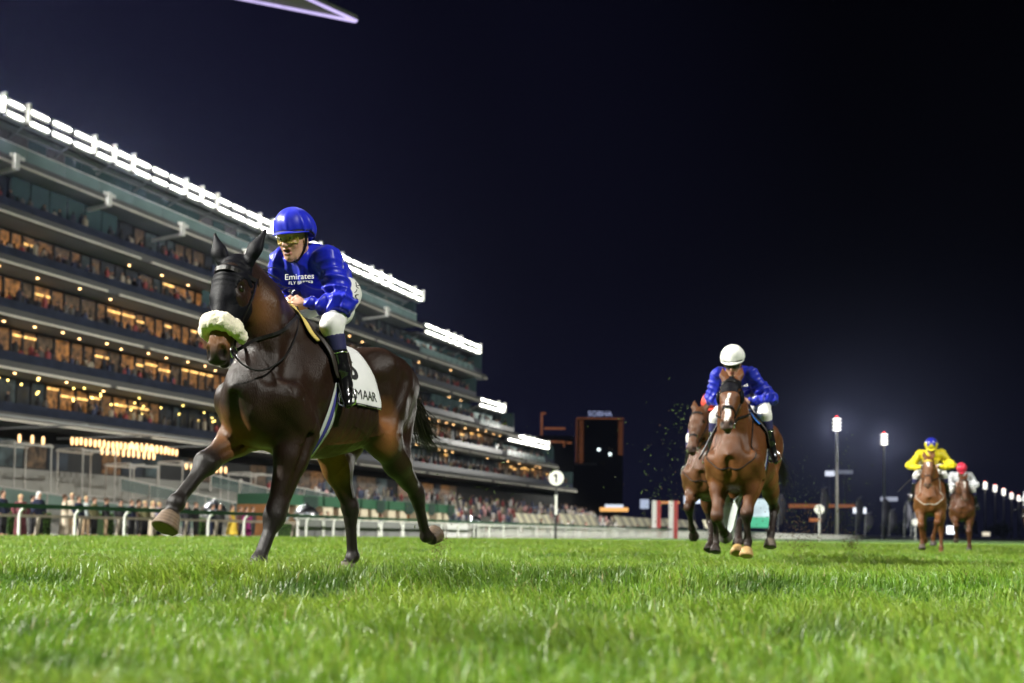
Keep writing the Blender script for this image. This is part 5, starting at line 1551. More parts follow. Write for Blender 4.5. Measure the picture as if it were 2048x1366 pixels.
def make_horse(P, label, h, group='racehorses on the turf'):
    root = empty('horse', P['loc'], P.get('rz', R(-90)), label, 'horse', group)
    V, F = horse_body(P, h)
    N = vnormals(V, F)
    # veins / fine muscle modelling
    leg_ = np.clip((V[:, 2] - 0.75) * 4, 0.25, 1)
    rib = np.exp(-((V[:, 0] + 0.10) / 0.26) ** 4) * np.exp(-((V[:, 2] - 1.12) / 0.22) ** 4)
    V = V + N * (0.0030 * rib * np.sin(V[:, 0] * 95 + V[:, 2] * 22))[:, None]
    V = V + N * ((snoise(V * np.array([1.6, 1, 0.8]), 2.6, 5) * 0.0050 + np.abs(snoise(V * np.array([1.0, 1, 0.5]), 5.5, 6)) * 0.0030) * leg_ * P.get('rough', 1.0))[:, None]
    if P.get('veins'):
        bump_ = np.zeros(len(V))
        for ln in P['veins']:
            for p_ in spline([np.array(q_, float) for q_ in ln], 60):
                dq = V - p_
                # distance measured along the skin only: ignore depth along the normal
                dn = (dq * N).sum(1)
                d2 = (dq * dq).sum(1) - dn * dn
                bump_ = np.maximum(bump_, np.where(np.abs(dn) < 0.12, np.exp(-d2 / (0.0075 ** 2)), 0))
        V = V + N * (0.0060 * bump_)[:, None]
    obj_np('body', V, F, M_COAT, root, True, coat_colour(V, P, N))
    bv = bvh_of(V, F)
    o = P['poll']; A, B, C = P['hf']
    hp = lambda s, f, l: o + A * s + B * f + C * l
    for q in (-1, 1):
        mb = MB(); mb.ball(hp(0.172, 0.020, 0.084 * q), 0.026, 12, 8); mb.build('eye', M_EYE, root, True)
    # tail
    st, wd = [], []
    r = np.random.default_rng(P.get('seed', 1))
    T = [np.array(t, float) for t in P['tail']]
    for i in range(P.get('tail_n', 190)):
        a = r.random() * 6.28; q = r.random() ** 0.5
        len_ = 0.55 + 0.45 * r.random()
        off0 = np.array([0, math.cos(a), math.sin(a)]) * 0.022
        spread = np.array([0.6 * r.normal(), r.normal() * 0.9, r.normal()]) * 0.085
        pts = spline(T, 12)
        m = max(4, int(len(pts) * len_))
        pts = [p + off0 + spread * (j / len(pts)) ** 1.2 * (1 + 0.6 * math.sin(j * 0.9 + a)) + np.array([0, 0, 0.03 * math.sin(a * 3 + j * 0.5)]) * (j / len(pts)) for j, p in enumerate(pts[:m])]
        st.append(pts); wd.append(0.0035 + 0.004 * r.random())
    v, f = ribbons(st, wd)
    MB().add(v, f).build('tail', P.get('hair', M_HAIR), root, True)
    if P.get('wisps'):
        st, wd = [], []
        for i in range(70):
            p0 = V3(-1.08 - 0.10 * r.random(), 0.03 * r.normal(), 1.50 - 0.25 * r.random())
            d = V3(-0.8, 0.5 * r.normal(), 0.35 + 0.5 * r.normal()); d /= np.linalg.norm(d)
            L_ = 0.10 + 0.18 * r.random(); cu = V3(0.0, 0.3 * r.normal(), -0.9)
            st.append([p0 + d * L_ * j / 6 + cu * L_ * 0.45 * (j / 6) ** 2 for j in range(7)]); wd.append(0.0016 + 0.001 * r.random())
        v, f = ribbons(st, wd)
        MB().add(v, f).build('tail_wisps', M_HAIR2, root, True)
    # mane, blown back over the crest
    st, wd = [], []
    n = P['neck']; nr = P['neck_r']
    cr = []
    for i in range(len(n)):
        d = n[min(i + 1, len(n) - 1)] - n[max(i - 1, 0)]; d = d / np.linalg.norm(d)
        u = V3(-d[2], 0, d[0]); cr.append(n[i] + u * nr[i] * 0.97)
    cr.append(o - B * 0.10 - A * 0.03); cr.append(o - B * 0.02 - A * 0.085)
    cs = spline(cr[0:], 60)
    for i in range(P.get('mane_n', 260)):
        t = r.random(); k = int(t * (len(cs) - 2)); p = cs[k] + V3(0, 0, -0.008)
        side = P.get('mane_side', 1) if r.random() < 0.8 else -P.get('mane_side', 1)
        L_ = 0.07 + 0.08 * r.random()
        fly = P.get('fly', 0.5)
        d = V3(-0.6 - 0.5 * r.random(), side * (0.3 + 0.4 * r.random()), fly * r.normal() * 0.5 + 0.15)
        pts = [p + d * L_ * j / 4 + V3(0, side * 0.02 * j / 4, -0.05 * (j / 4) ** 2 + 0.012 * math.sin(j + i)) for j in range(5)]
        st.append(pts); wd.append(0.0035 + 0.0025 * r.random())
    v, f = ribbons(st, wd)
    MB().add(v, f).build('mane', P.get('hair', M_HAIR), root, True)
    # -------- bridle
    br = MB()
    sd = lambda s, f: bv.ray_cast(Vector(hp(s, f, 0.4)), Vector(-C), 0.6)[0]
    def side(s, f, q, off=0.008):
        hit = bv.ray_cast(Vector(hp(s, f, 0.35 * q)), Vector(-C * q), 0.6)[0]
        return np.array(hit) + C * q * off if hit is not None else hp(s, f, 0.09 * q)
    def front(s, l, off=0.008):
        hit = bv.ray_cast(Vector(hp(s, 0.4, l)), Vector(-B), 0.6)[0]
        return np.array(hit) + B * off if hit is not None else hp(s, 0.07, l)
    lift = 0.015 if P.get('hood') else 0.008
    outw = lambda p: np.array(p) - (o + A * ((np.array(p) - o) @ A) - B * 0.03)
    bits = {}
    bm_ = M_LEATHER if not P.get('browband') else mat('yellow_browband', (0.75, 0.55, 0.05), 0.6)
    band('browband', [side(0.075, -0.07, -1, lift), front(0.075, -0.065, lift), front(0.07, 0, lift), front(0.075, 0.065, lift), side(0.075, -0.07, 1, lift)], 0.026, 0.006, bm_, root, outw)
    for q in (-1, 1):
        bit = side(0.545, -0.045, q, 0.022); bits[q] = bit
        band('cheek_strap', [side(0.06, -0.08, q, lift), side(0.20, -0.055, q, lift), side(0.34, -0.05, q, lift), side(0.46, -0.045, q, lift), bit], 0.018, 0.006, M_LEATHER, root, outw)
        v, f = tube_vf(torus_pts(bit, C, 0.034), 0.0055, 6, False, True)
        MB().add(v, f).build('bit_ring', M_STEEL, root, True)
        band('throat_lash', [side(0.05, -0.09, q, lift), hp(0.16, -0.19, 0.075 * q), hp(0.22, -0.215, 0.0)], 0.014, 0.005, M_LEATHER, root, outw)
    ns = 0.40
    band('noseband', [hp(ns + 0.03, -0.115, 0), side(ns + 0.02, -0.05, -1, lift), front(ns, -0.045, lift), front(ns, 0, lift), front(ns, 0.045, lift), side(ns + 0.02, -0.05, 1, lift), hp(ns + 0.03, -0.115, 0)],
         0.022, 0.006, M_LEATHER, root, outw, 28)
    # -------- hood
    if P.get('hood'):
        H = Sdf(o - V3(0.4, 0.4, 0.75), o + 0.45, min(h, 0.010))
        H.lo = H.lo
        head_prims(H, P, 0.007, True)
        s1 = P['hood']
        def cl(X, Y, Z):
            s = (X - o[0]) * A[0] + (Y - o[1]) * A[1] + (Z - o[2]) * A[2]
            f_ = (X - o[0]) * B[0] + (Y - o[1]) * B[1] + (Z - o[2]) * B[2]
            l_ = (X - o[0]) * C[0] + (Y - o[1]) * C[1] + (Z - o[2]) * C[2]
            d = np.maximum(s - s1, -(f_ + 0.195 + 0.10 * (s - 0.1)))
            ey = np.sqrt(((s - 0.192) / 0.080) ** 2 + ((f_ - 0.004) / 0.052) ** 2)
            ey = np.where(np.abs(l_) > 0.050, (1 - ey) * 0.05, -1)
            if P.get('hood_open'):      # cut-outs for the ears
                ey = np.maximum(ey, np.where((s < -0.02) & (np.abs(l_) > 0.03), -s - 0.02, -1))
            return np.maximum(d, ey)
        H.clip(cl)
        v, f = H.mesh(2)
        n_ = vnormals(v, f)
        v = v + n_ * (0.0018 * np.sin((v - o) @ A * 160 + 3 * snoise(v, 4, 2)) * np.clip(1.6 - np.abs((v - o) @ A - 0.06) * 10, 0, 1))[:, None]
        obj_np('hood', v, f, M_HOOD, root)
        if P.get('cups'):
            for q in (-1, 1):
                mb = MB()
                mb.ball(hp(0.19, -0.03, 0.115 * q), (0.055, 0.03, 0.07), 12, 8)
                mb.build('blinker_cup', M_HOOD, root, True)
    # -------- sheepskin noseband roll
    if P.get('roll'):
        Rr = Sdf(o - V3(0.3, 0.3, 0.8), o + 0.5, 0.009)
        cs_ = [hp(0.445, -0.06, -0.098), hp(0.425, 0.02, -0.098), hp(0.405, 0.075, -0.055), hp(0.400, 0.088, 0), hp(0.405, 0.075, 0.055), hp(0.425, 0.02, 0.098), hp(0.445, -0.06, 0.098)]
        Rr.chain(cs_, [0.034, 0.040, 0.041, 0.041, 0.041, 0.040, 0.034], 0.02, (A, 1.28))
        v, f = Rr.mesh(1)
        n_ = vnormals(v, f)
        v = v + n_ * (0.0030 * snoise(v, 26, 4) + 0.0030 * snoise(v, 55, 9))[:, None]
        obj_np('sheepskin_noseband', v, f, M_FLEECE, root)
    # -------- saddle cloth, saddle and girth
    TM = R(P.get('cloth_th', 97))
    T_ = np.linspace(-TM, TM, 45)
    clothx = []
    for th in T_:
        a = abs(th) / TM
        x0 = -0.31 + 0.03 * math.sin(a * 6) - 0.03 * a; x1 = 0.22 + 0.05 * (1 - a) - 0.10 * a
        clothx.append(np.linspace(x0, x1, 20))
    v, f = wrap_sheet(bv, clothx, T_, 0.008, 1.20)
    v[:, 1] += 0.006 * np.sin(v[:, 0] * 28 + v[:, 2] * 9) * np.sign(v[:, 1]) * (v[:, 2] < 1.55)
    cl_ = obj_np('saddle_cloth', v, f, P.get('clothmat', M_CLOTH), root)
    bvc = bvh_of(v, f)
    T2 = np.concatenate([T_[:1], T_[:1] + R(2.6)])
    for s_ in (1, -1):
        tt = np.array([TM, TM - R(2.2)]) * s_
        xx = [clothx[0] - 0.0, clothx[0] - 0.0]
        v2, f2 = wrap_sheet(bvc, xx, tt, 0.002, 1.20, 0.002)
        if s_ < 0: f2 = f2[:, ::-1]
        obj_np('cloth_hem', v2, f2, M_BLACKP, cl_)
    if P.get('cloth_text'):
        num, txt = P['cloth_text']
        for s_ in (1, -1):
            decal('cloth_number', text_vf(num, 0.20, 4, 0.006), bvc, (-0.055, 0.34 * s_, 1.40), (-s_, 0, 0), (0, 0, 1), M_BLACKP, cl_)
            decal('cloth_lettering', text_vf(txt, 0.092, 4), bvc, (-0.125, 0.36 * s_, 1.235), (-s_, 0, 0.02), (0, 0, 1), M_BLACKP, cl_)
    pad = P.get('pad', M_YPAD)
    T3 = np.linspace(R(-34), R(34), 21)
    v, f = wrap_sheet(bv, [np.linspace(0.20, 0.335 - 0.06 * abs(t), 8) for t in T3], T3, 0.020, 1.20, 0.012)
    obj_np('saddle_pad', v, f, pad, root)
    T4 = np.linspace(R(-72), R(72), 41)
    sx = []
    for th in T4:
        a = abs(th) / R(72)
        sx.append(np.linspace(-0.16 * (1 - a) + 0.02 * a, 0.23 + 0.06 * math.sin(a * 3.1) - 0.02 * a, 12))
    v, f = wrap_sheet(bv, sx, T4, 0.024, 1.20, 0.010)
    obj_np('saddle', v, f, M_BROWNL, root)
    T5 = np.linspace(R(75), R(285), 51)
    v, f = wrap_sheet(bv, [np.linspace(0.10 + 0.10 * math.sin((t - R(75)) / R(210) * math.pi), 0.18 + 0.10 * math.sin((t - R(75)) / R(210) * math.pi), 5) for t in T5], T5, 0.003, 1.20, 0.006)
    gth = obj_np('girth', v, f, M_GIRTH, root)
    bvg = bvh_of(v, f)
    v, f = wrap_sheet(bvg, [np.linspace(0.125 + 0.10 * math.sin((t - R(75)) / R(210) * math.pi), 0.155 + 0.10 * math.sin((t - R(75)) / R(210) * math.pi), 3) for t in T5], T5, 0.001, 1.20, 0.003)
    obj_np('girth_stripe', v, f, M_GIRTHB, gth)
    # -------- breast strap: loop round the base of the neck
    if P.get('loop'):
        strap('rein_loop', P['loop'], 0.0065, P.get('strapmat', M_LEATHER), root, 30)
    else:
        cen = np.array(P.get('loop_c', (0.48, 0, 1.46))); tilt = R(P.get('loop_tilt', 38))
        pts = []
        u = V3(math.sin(tilt), 0, -math.cos(tilt)); w_ = V3(0, 1, 0)
        for i in range(64):
            a = 2 * math.pi * i / 64
            d = u * math.cos(a) + w_ * math.sin(a)
            hit = bv.ray_cast(Vector(cen + d * 0.6), Vector(-d), 0.62)[0]
            pts.append((np.array(hit) if hit is not None else cen + d * 0.22) + d * 0.010)
        v, f = tube_vf(pts, 0.0065, 6, False, True)
        MB().add(v, f).build('neck_strap', P.get('strapmat', M_LEATHER), root, True)
    # -------- reins to the rider's hands
    for q, hand in ((1, P['hands'][0]), (-1, P['hands'][1])):
        hand = np.array(hand, float); b = bits[q]
        pts = [b]
        for t in np.linspace(0.06, 0.92, 16):
            p_ = b * (1 - t) + hand * t + V3(0, 0, -0.02 * math.sin(t * math.pi))
            ht = bv.ray_cast(Vector((p_[0], 0.6 * q, p_[2])), Vector((0, -q, 0)), 0.6)[0]
            if ht is not None and abs(ht.y) + 0.012 > abs(p_[1]) and t < 0.86:
                p_[1] = ht.y + 0.017 * q
            pts.append(p_)
        pts.append(hand)
        band('rein', pts, 0.020, 0.004, M_LEATHER, root, (0, q, 0.2), 48)
    return root, bits
# ================================================================ jockeys
M_SKIN = mat('skin', (1, 1, 1), 0.48, var=0.05, scale=14, attr='col', spec=0.4)

def silk(name, col, rough=0.39):
    """thin satin: creases from a distorted, stretched noise"""
    if name in MATS: return MATS[name]
    m = mat(name, col, rough, var=0.12, scale=7, bump=0.01, bscale=5, spec=0.34, sheen=0.15)
    N, L = m.node_tree.nodes, m.node_tree.links
    bp = [n for n in N if n.type == 'BUMP'][0]; bp.inputs['Strength'].default_value = 0.35; bp.inputs['Distance'].default_value = 0.03
    nz = bp.inputs['Height'].links[0].from_node
    nz.inputs['Scale'].default_value = 4.5; nz.inputs['Detail'].default_value = 2.0; nz.inputs['Distortion'].default_value = 1.0
    rg = N.new('ShaderNodeMath'); rg.operation = 'SUBTRACT'; rg.inputs[1].default_value = 0.5
    ab = N.new('ShaderNodeMath'); ab.operation = 'ABSOLUTE'
    L.new(nz.outputs['Fac'], rg.inputs[0]); L.new(rg.outputs[0], ab.inputs[0]); L.new(ab.outputs[0], bp.inputs['Height'])
    mp = nz.inputs['Vector'].links[0].from_node; mp.inputs['Scale'].default_value = (1.2, 1.2, 0.5); mp.inputs['Rotation'].default_value = (0.3, 0.5, 0.2)
    return m

M_BREECH = mat('white_breeches', (0.70, 0.69, 0.68), 0.6, var=0.06, scale=6, bump=0.25, bscale=14)
M_BOOT = mat('black_gloss_boot', (0.008, 0.008, 0.009), 0.16, var=0.1, coat=0.4)
M_GLASSY = mat('goggle_yellow_lens', (0.80, 0.62, 0.15), 0.06, var=0.05, alpha=0.24)
M_GDARK = mat('goggle_dark_lens', (0.03, 0.02, 0.02), 0.08, var=0.05)
M_WHITEP = mat('white_print', (0.80, 0.80, 0.85), 0.6, var=0.03)
M_WHIP = mat('whip_black', (0.01, 0.01, 0.01), 0.4)
M_NAVY = mat('navy_stretch', (0.012, 0.012, 0.075), 0.7, var=0.1)

def hand_prims(S, o, d, n, s, k=0.008, g=1.0):
    """closed hand: palm at o, d wrist->knuckles, n back of the hand, s thumb side"""
    S.ell(o, (0.045 * g, 0.020 * g, 0.040 * g), k, np.array([d, n, s]))
    S.cone(o - d * 0.06, o - d * 0.02, 0.026 * g, 0.028 * g, 0.02)
    for j in range(4):
        L_ = (0.95, 1.0, 0.96, 0.8)[j]
        r0 = o + d * 0.034 + s * (0.030 - 0.020 * j)
        r1 = r0 + d * 0.018 * L_ - n * 0.030 * L_
        r2 = r1 - d * 0.030 * L_ - n * 0.012
        r3 = r2 - d * 0.014 * L_ + n * 0.014
        S.chain([r0, r1, r2, r3], [0.0105 * g, 0.0098 * g, 0.009 * g, 0.008 * g], 0.005)
    t0 = o - d * 0.020 + s * 0.030; t1 = t0 + s * 0.022 + d * 0.026 - n * 0.010; t2 = t1 + d * 0.028 - n * 0.018 - s * 0.006
    S.chain([t0, t1, t2], [0.016 * g, 0.0125 * g, 0.010 * g], 0.012)

def make_jockey(J, label, h, root_loc, rz=R(-90), group='jockeys in the race'):
    """J: joints in the horse's own frame (x forward, y left, z up)"""
    root = empty('person', root_loc, rz, label, 'person', group)
    pel, wai, che, nek = (np.array(J[k], float) for k in ('pelvis', 'waist', 'chest', 'neck'))
    hc = np.array(J['head'], float)
    p, y = R(J.get('hpitch', 20)), R(J.get('hyaw', 0))
    fw = V3(math.cos(p) * math.cos(y), math.cos(p) * math.sin(y), -math.sin(p))
    le = V3(-math.sin(y), math.cos(y), 0)
    up = np.cross(fw, le)
    hp = lambda f, l, u: hc + fw * f + le * l + up * u
    HM = np.array([fw, le, up])
    A = {}
    for k in ('sh', 'el', 'ha', 'hip', 'kn', 'an', 'toe'):
        for s_, q in (('L', 1), ('R', -1)):
            A[s_ + k] = np.array(J[s_ + k], float)
    lo = np.min([pel, wai, che, hc] + list(A.values()), axis=0) - 0.25
    hi = np.max([pel, wai, che, hc] + list(A.values()), axis=0) + 0.25
    hh = min(h, 0.006) if h < 0.010 else h
    # ---- body: one continuous skin
    S = Sdf(lo, hi, hh)
    S.cone(pel, wai, 0.12, 0.10, 0.05); S.cone(wai, che, 0.10, 0.125, 0.05, ((0, 1, 0), 1.2)); S.cone(che, nek, 0.11, 0.07, 0.06)
    S.cone(nek, hp(-0.02, 0, -0.06), 0.056, 0.052, 0.03)
    for q in 'LR':
        S.chain([che * 0.5 + A[q + 'sh'] * 0.5, A[q + 'sh'], A[q + 'el'], A[q + 'ha'] - (A[q + 'ha'] - A[q + 'el']) * 0.12], [0.06, 0.042, 0.030, 0.023], 0.03)
        S.chain([pel * 0.4 + A[q + 'hip'] * 0.6, A[q + 'hip'], A[q + 'kn'], A[q + 'an']], [0.09, 0.09, 0.055, 0.038], 0.04)
        d = A[q + 'ha'] - A[q + 'el']; d /= np.linalg.norm(d)
        s_ = V3(0, 0, 1) - d * d[2]; s_ /= np.linalg.norm(s_)
        n = np.cross(d, s_) * (1 if q == 'R' else -1)
        if n[1] * (1 if q == 'L' else -1) < 0: n = -n
        hand_prims(S, A[q + 'ha'], d, n, s_, 0.008, 1.0 if h < 0.010 else 1.15)
    hs = J.get('hs', 1.1)
    hp = lambda f, l, u: hc + (fw * f + le * l + up * u) * hs
    eh = lambda c, r, k=0.02, M=None, op='add': S.ell(c, np.array(r) * hs, k, M, op)
    ch = lambda a, b, ra, rb, k=0.02, flat=None, op='add': S.cone(a, b, ra * hs, rb * hs, k, flat, op)
    eh(hp(-0.012, 0, 0.035), (0.098, 0.077, 0.098), 0.03, HM)                                   # cranium
    eh(hp(0.022, 0, -0.030), (0.070, 0.062, 0.082), 0.03, HM)                                   # face
    ch(hp(0.030, 0, -0.080), hp(0.062, 0, -0.106), 0.042, 0.024, 0.025, (le, 1.15))             # jaw, chin
    for q in (-1, 1):
        ch(hp(-0.01, 0.048 * q, -0.055), hp(0.04, 0.026 * q, -0.098), 0.022, 0.018, 0.025)       # jaw line
        eh(hp(0.058, 0.038 * q, -0.030), (0.022, 0.020, 0.020), 0.02, HM)                         # cheekbone
        eh(hp(0.082, 0.032 * q, 0.004), (0.016, 0.018, 0.013), 0.008, HM, 'sub')                  # socket
        eh(hp(-0.008, 0.078 * q, -0.012), (0.022, 0.009, 0.032), 0.006, HM)                       # ear
    ch(hp(0.082, 0, 0.012), hp(0.108, 0, -0.034), 0.010, 0.0135, 0.012)                          # nose
    for q in (-1, 1):
        eh(hp(0.098, 0.012 * q, -0.038), (0.009, 0.008, 0.007), 0.006, HM)
    ch(hp(0.083, -0.045, 0.026), hp(0.083, 0.045, 0.026), 0.012, 0.012, 0.014)                   # brow
    ch(hp(0.088, -0.018, -0.060), hp(0.088, 0.018, -0.060), 0.0085, 0.0085, 0.008)               # lips
    ch(hp(0.082, -0.016, -0.082), hp(0.082, 0.016, -0.082), 0.0090, 0.0090, 0.008)
    mo = J.get('mouth', 0.010)
    ch(hp(0.094, -0.017, -0.071), hp(0.094, 0.017, -0.071), mo * 0.75, mo * 0.75, 0.004, None, 'sub')
    v, f = S.mesh(1)
    C_ = np.tile(np.array(J.get('skin', (0.52, 0.29, 0.20))), (len(v), 1)) * (1 + 0.05 * snoise(v, 6, 1))[:, None]
    q_ = (v - hc) @ HM.T / hs
    lips = (np.abs(q_[:, 1]) < 0.026) & (q_[:, 0] > 0.075) & (q_[:, 2] > -0.092) & (q_[:, 2] < -0.052)
    C_[lips] = (0.44, 0.17, 0.13)
    mouth = (np.abs(q_[:, 1]) < 0.019) & (q_[:, 0] > 0.06) & (np.abs(q_[:, 2] + 0.071) < mo * 0.7) & (q_[:, 0] < 0.092)
    C_[mouth] = (0.10, 0.025, 0.02)
    hair = (q_[:, 2] > -0.03) & (q_[:, 0] < 0.0) & (np.abs(q_[:, 1]) < 0.078) & (np.linalg.norm(q_, axis=1) < 0.15)
    C_[hair] = (0.05, 0.03, 0.02)
    cheek = np.exp(-((q_ - np.array([0.06, 0.04, -0.035])) ** 2).sum(1) / 0.0006) + np.exp(-((q_ - np.array([0.06, -0.04, -0.035])) ** 2).sum(1) / 0.0006)
    C_ = C_ * (1 - 0.35 * cheek[:, None] * np.array([0.1, 0.6, 0.6]))
    obj_np('body', v, f, M_SKIN, root, True, C_)
    for q in (-1, 1):
        e_ = MB(); e_.ball(hp(0.074, 0.032 * q, 0.004), 0.0135 * hs, 10, 8)
        ey = e_.build('eye', mat('eye_white', (0.75, 0.72, 0.68), 0.2), root, True)
        i_ = MB(); i_.ball(hp(0.0835, 0.032 * q, 0.003), 0.0070 * hs, 8, 6); i_.build('iris', M_EYE, ey, True)
    # ---- jacket
    S = Sdf(lo, hi, max(h * 0.9, 0.0075))
    tor = (0, 1, 0)
    S.cone(pel * 0.75 + wai * 0.25 + V3(0, 0, 0.02), wai + V3(0, 0, 0.015), 0.140, 0.142, 0.05, (tor, 1.15))
    S.cone(wai + V3(0, 0, 0.015), che, 0.142, 0.150, 0.06, (tor, 1.14)); S.cone(che, nek * 0.7 + che * 0.3, 0.150, 0.092, 0.06, (tor, 1.15))
    S.cone(wai * 0.4 + che * 0.6 + V3(0.02, 0, -0.09), che + V3(0.02, 0, -0.05), 0.09, 0.10, 0.08, (tor, 1.3))       # front hangs a little
    S.cone(nek, hp(-0.022, 0, -0.085), 0.068, 0.066, 0.03)
    for q in 'LR':
        wr = A[q + 'ha'] - (A[q + 'ha'] - A[q + 'el']) * 0.24
        sag = V3(-0.01, 0, -0.018)
        m1 = (A[q + 'sh'] + A[q + 'el']) / 2 + sag; m2 = A[q + 'el'] * 0.55 + wr * 0.45 + sag * 1.2
        S.chain([che * 0.45 + A[q + 'sh'] * 0.55, A[q + 'sh'], m1, A[q + 'el'], m2, wr], [0.092, 0.080, 0.074, 0.066, 0.053, 0.034], 0.05)
    v, f = S.mesh(2)
    N = vnormals(v, f)
    # folds of loose silk: fine ridges running round the sleeves and across the back
    w = np.zeros(len(v)); cuff = np.zeros(len(v), bool)
    for q in 'LR':
        for a, b in ((A[q + 'sh'], A[q + 'el']), (A[q + 'el'], A[q + 'ha'])):
            ab = b - a; t = (v - a) @ ab / (ab @ ab)
            dst = np.linalg.norm(v - a - np.clip(t, 0, 1)[:, None] * ab, axis=1)
            m = np.clip(1.3 - dst / 0.10, 0, 1)
            L_ = np.linalg.norm(ab)
            e1_ = np.cross(ab, [0.3, 0.2, 1.0]); e1_ /= np.linalg.norm(e1_); e2_ = np.cross(ab / L_, e1_)
            an_ = np.arctan2((v - a) @ e2_, (v - a) @ e1_)
            msk = np.clip(0.55 + 0.9 * snoise(v, 3.2, 14), 0, 1)
            w += np.clip(m * 2, 0, 1) * (0.3 + 0.7 * msk) * 0.015 * (0.5 + 0.5 * np.sin(t * L_ * 88 + an_ * 2.0 + 2.8 * snoise(v, 2.6, 12))) ** 2
    msk = np.clip(0.5 + 0.9 * snoise(v, 2.4, 22), 0, 1)
    w += 0.0150 * msk * (0.5 + 0.5 * np.sin(v @ np.array([46.0, 34.0, 20.0]) + 3.4 * snoise(v, 2.4, 21))) ** 2
    w += 0.0130 * (1 - msk) * (0.5 + 0.5 * np.sin(v @ np.array([22.0, -52.0, 30.0]) + 3.2 * snoise(v, 2.6, 24))) ** 2 - 0.006
    v = v + N * w[:, None]
    jm = J['silks']
    jk = obj_np('jacket', v, f, jm, root)
    bvj = bvh_of(v, f)
    # ---- breeches
    S = Sdf(lo, hi, max(h, 0.009))
    S.cone(pel + V3(0.02, 0, -0.01), pel * 0.4 + wai * 0.6, 0.132, 0.110, 0.05, (tor, 1.1))
    for q in 'LR':
        m_ = A[q + 'hip'] * 0.5 + A[q + 'kn'] * 0.5
        S.chain([A[q + 'hip'] * 0.7 + pel * 0.3, A[q + 'hip'], m_, A[q + 'kn'], A[q + 'kn'] * 0.74 + A[q + 'an'] * 0.26], [0.118, 0.112, 0.098, 0.070, 0.060], 0.05)
    v, f = S.mesh(2)
    N = vnormals(v, f)
    w = 0.0035 * snoise(v, 7, 31) + 0.002 * snoise(v, 15, 33)
    v = v + N * w[:, None]
    brc = obj_np('breeches', v, f, J.get('breech', M_BREECH), root)
    bvb = bvh_of(v, f)
    # ---- boots with bandage
    for q, sg in (('L', 1), ('R', -1)):
        S = Sdf(np.minimum(np.minimum(A[q + 'kn'], A[q + 'an']), A[q + 'toe']) - 0.15, np.maximum(np.maximum(A[q + 'kn'], A[q + 'an']), A[q + 'toe']) + 0.15, max(h * 0.8, 0.007))
        k0 = A[q + 'kn'] * 0.56 + A[q + 'an'] * 0.44
        S.chain([k0, k0 * 0.4 + A[q + 'an'] * 0.6, A[q + 'an']], [0.056, 0.050, 0.042], 0.02)
        ft = A[q + 'toe'] - A[q + 'an']; fl_ = ft / np.linalg.norm(ft)
        S.cone(A[q + 'an'] - fl_ * 0.05 + V3(0, 0, -0.035), A[q + 'toe'], 0.034, 0.028, 0.03)
        S.cone(A[q + 'an'], A[q + 'toe'] * 0.6 + A[q + 'an'] * 0.4, 0.040, 0.034, 0.03)
        v, f = S.mesh(1)
        bt = obj_np('boot', v, f, M_BOOT, root)
        S = Sdf(np.minimum(A[q + 'kn'], A[q + 'an']) - 0.15, np.maximum(A[q + 'kn'], A[q + 'an']) + 0.15, max(h * 0.8, 0.007))
        S.capcone(A[q + 'kn'] * 0.84 + A[q + 'an'] * 0.16, A[q + 'kn'] * 0.56 + A[q + 'an'] * 0.44, 0.072, 0.060, 0.01)
        v, f = S.mesh(2)
        obj_np('knee_bandage', v, f, J.get('sock', M_NAVY), root)
        top = A[q + 'kn'] * 0.53 + A[q + 'an'] * 0.47; dn = A[q + 'an'] - A[q + 'kn']
        v, f = tube_vf(torus_pts(top, dn, 0.058, 18), 0.006, 6, False, True)
        MB().add(v, f).build('boot_strap', M_STEEL, bt, True)
        # stirrup iron
        ctr = A[q + 'an'] * 0.35 + A[q + 'toe'] * 0.65
        pts = [ctr + V3(0, -0.055, -0.045), ctr + V3(0, 0.055, -0.045), ctr + V3(0, 0.055, 0.03), ctr + V3(0, 0.0, 0.085), ctr + V3(0, -0.055, 0.03)]
        v, f = tube_vf(spline(pts, 20, True), 0.007, 6, False, True)
        si = MB().add(v, f).build('stirrup_iron', M_STEEL, root, True)
        t_ = ctr + V3(0, 0, 0.085)
        band('stirrup_strap', [t_, t_ * 0.5 + V3(0.02, 0.26 * sg, 1.52) * 0.5, V3(0.06, 0.22 * sg, 1.56)], 0.025, 0.005, M_DKGREEN if h < 0.01 else M_LEATHER, si, (0, sg, 0))
    # ---- helmet with silk cap and peak
    S = Sdf(hc - 0.28, hc + 0.28, max(h * 0.8, 0.006))
    S.ell(hp(-0.022, 0, 0.068), np.array((0.130, 0.116, 0.120)) * hs, 0.02, HM)
    def clh(X, Y, Z):
        f_ = ((X - hc[0]) * fw[0] + (Y - hc[1]) * fw[1] + (Z - hc[2]) * fw[2]) / hs
        u_ = ((X - hc[0]) * up[0] + (Y - hc[1]) * up[1] + (Z - hc[2]) * up[2]) / hs
        return np.maximum(0.042 - u_ - np.clip(-f_ - 0.03, 0, 0.1) * 0.55, -1)
    S.clip(clh)
    v, f = S.mesh(2)
    N = vnormals(v, f)
    q_ = (v - hc) @ HM.T / hs
    ang = np.arctan2(q_[:, 1], q_[:, 0] + 0.02)
    ru = np.clip((0.16 - q_[:, 2]) * 10, 0.1, 1)
    v = v + N * ((0.0115 * (0.5 + 0.5 * np.sin(ang * 9 + 2.6 * snoise(v, 3, 3))) ** 3 + 0.0040 * snoise(v, 6, 7) - 0.003) * ru)[:, None]
    cap_col = None
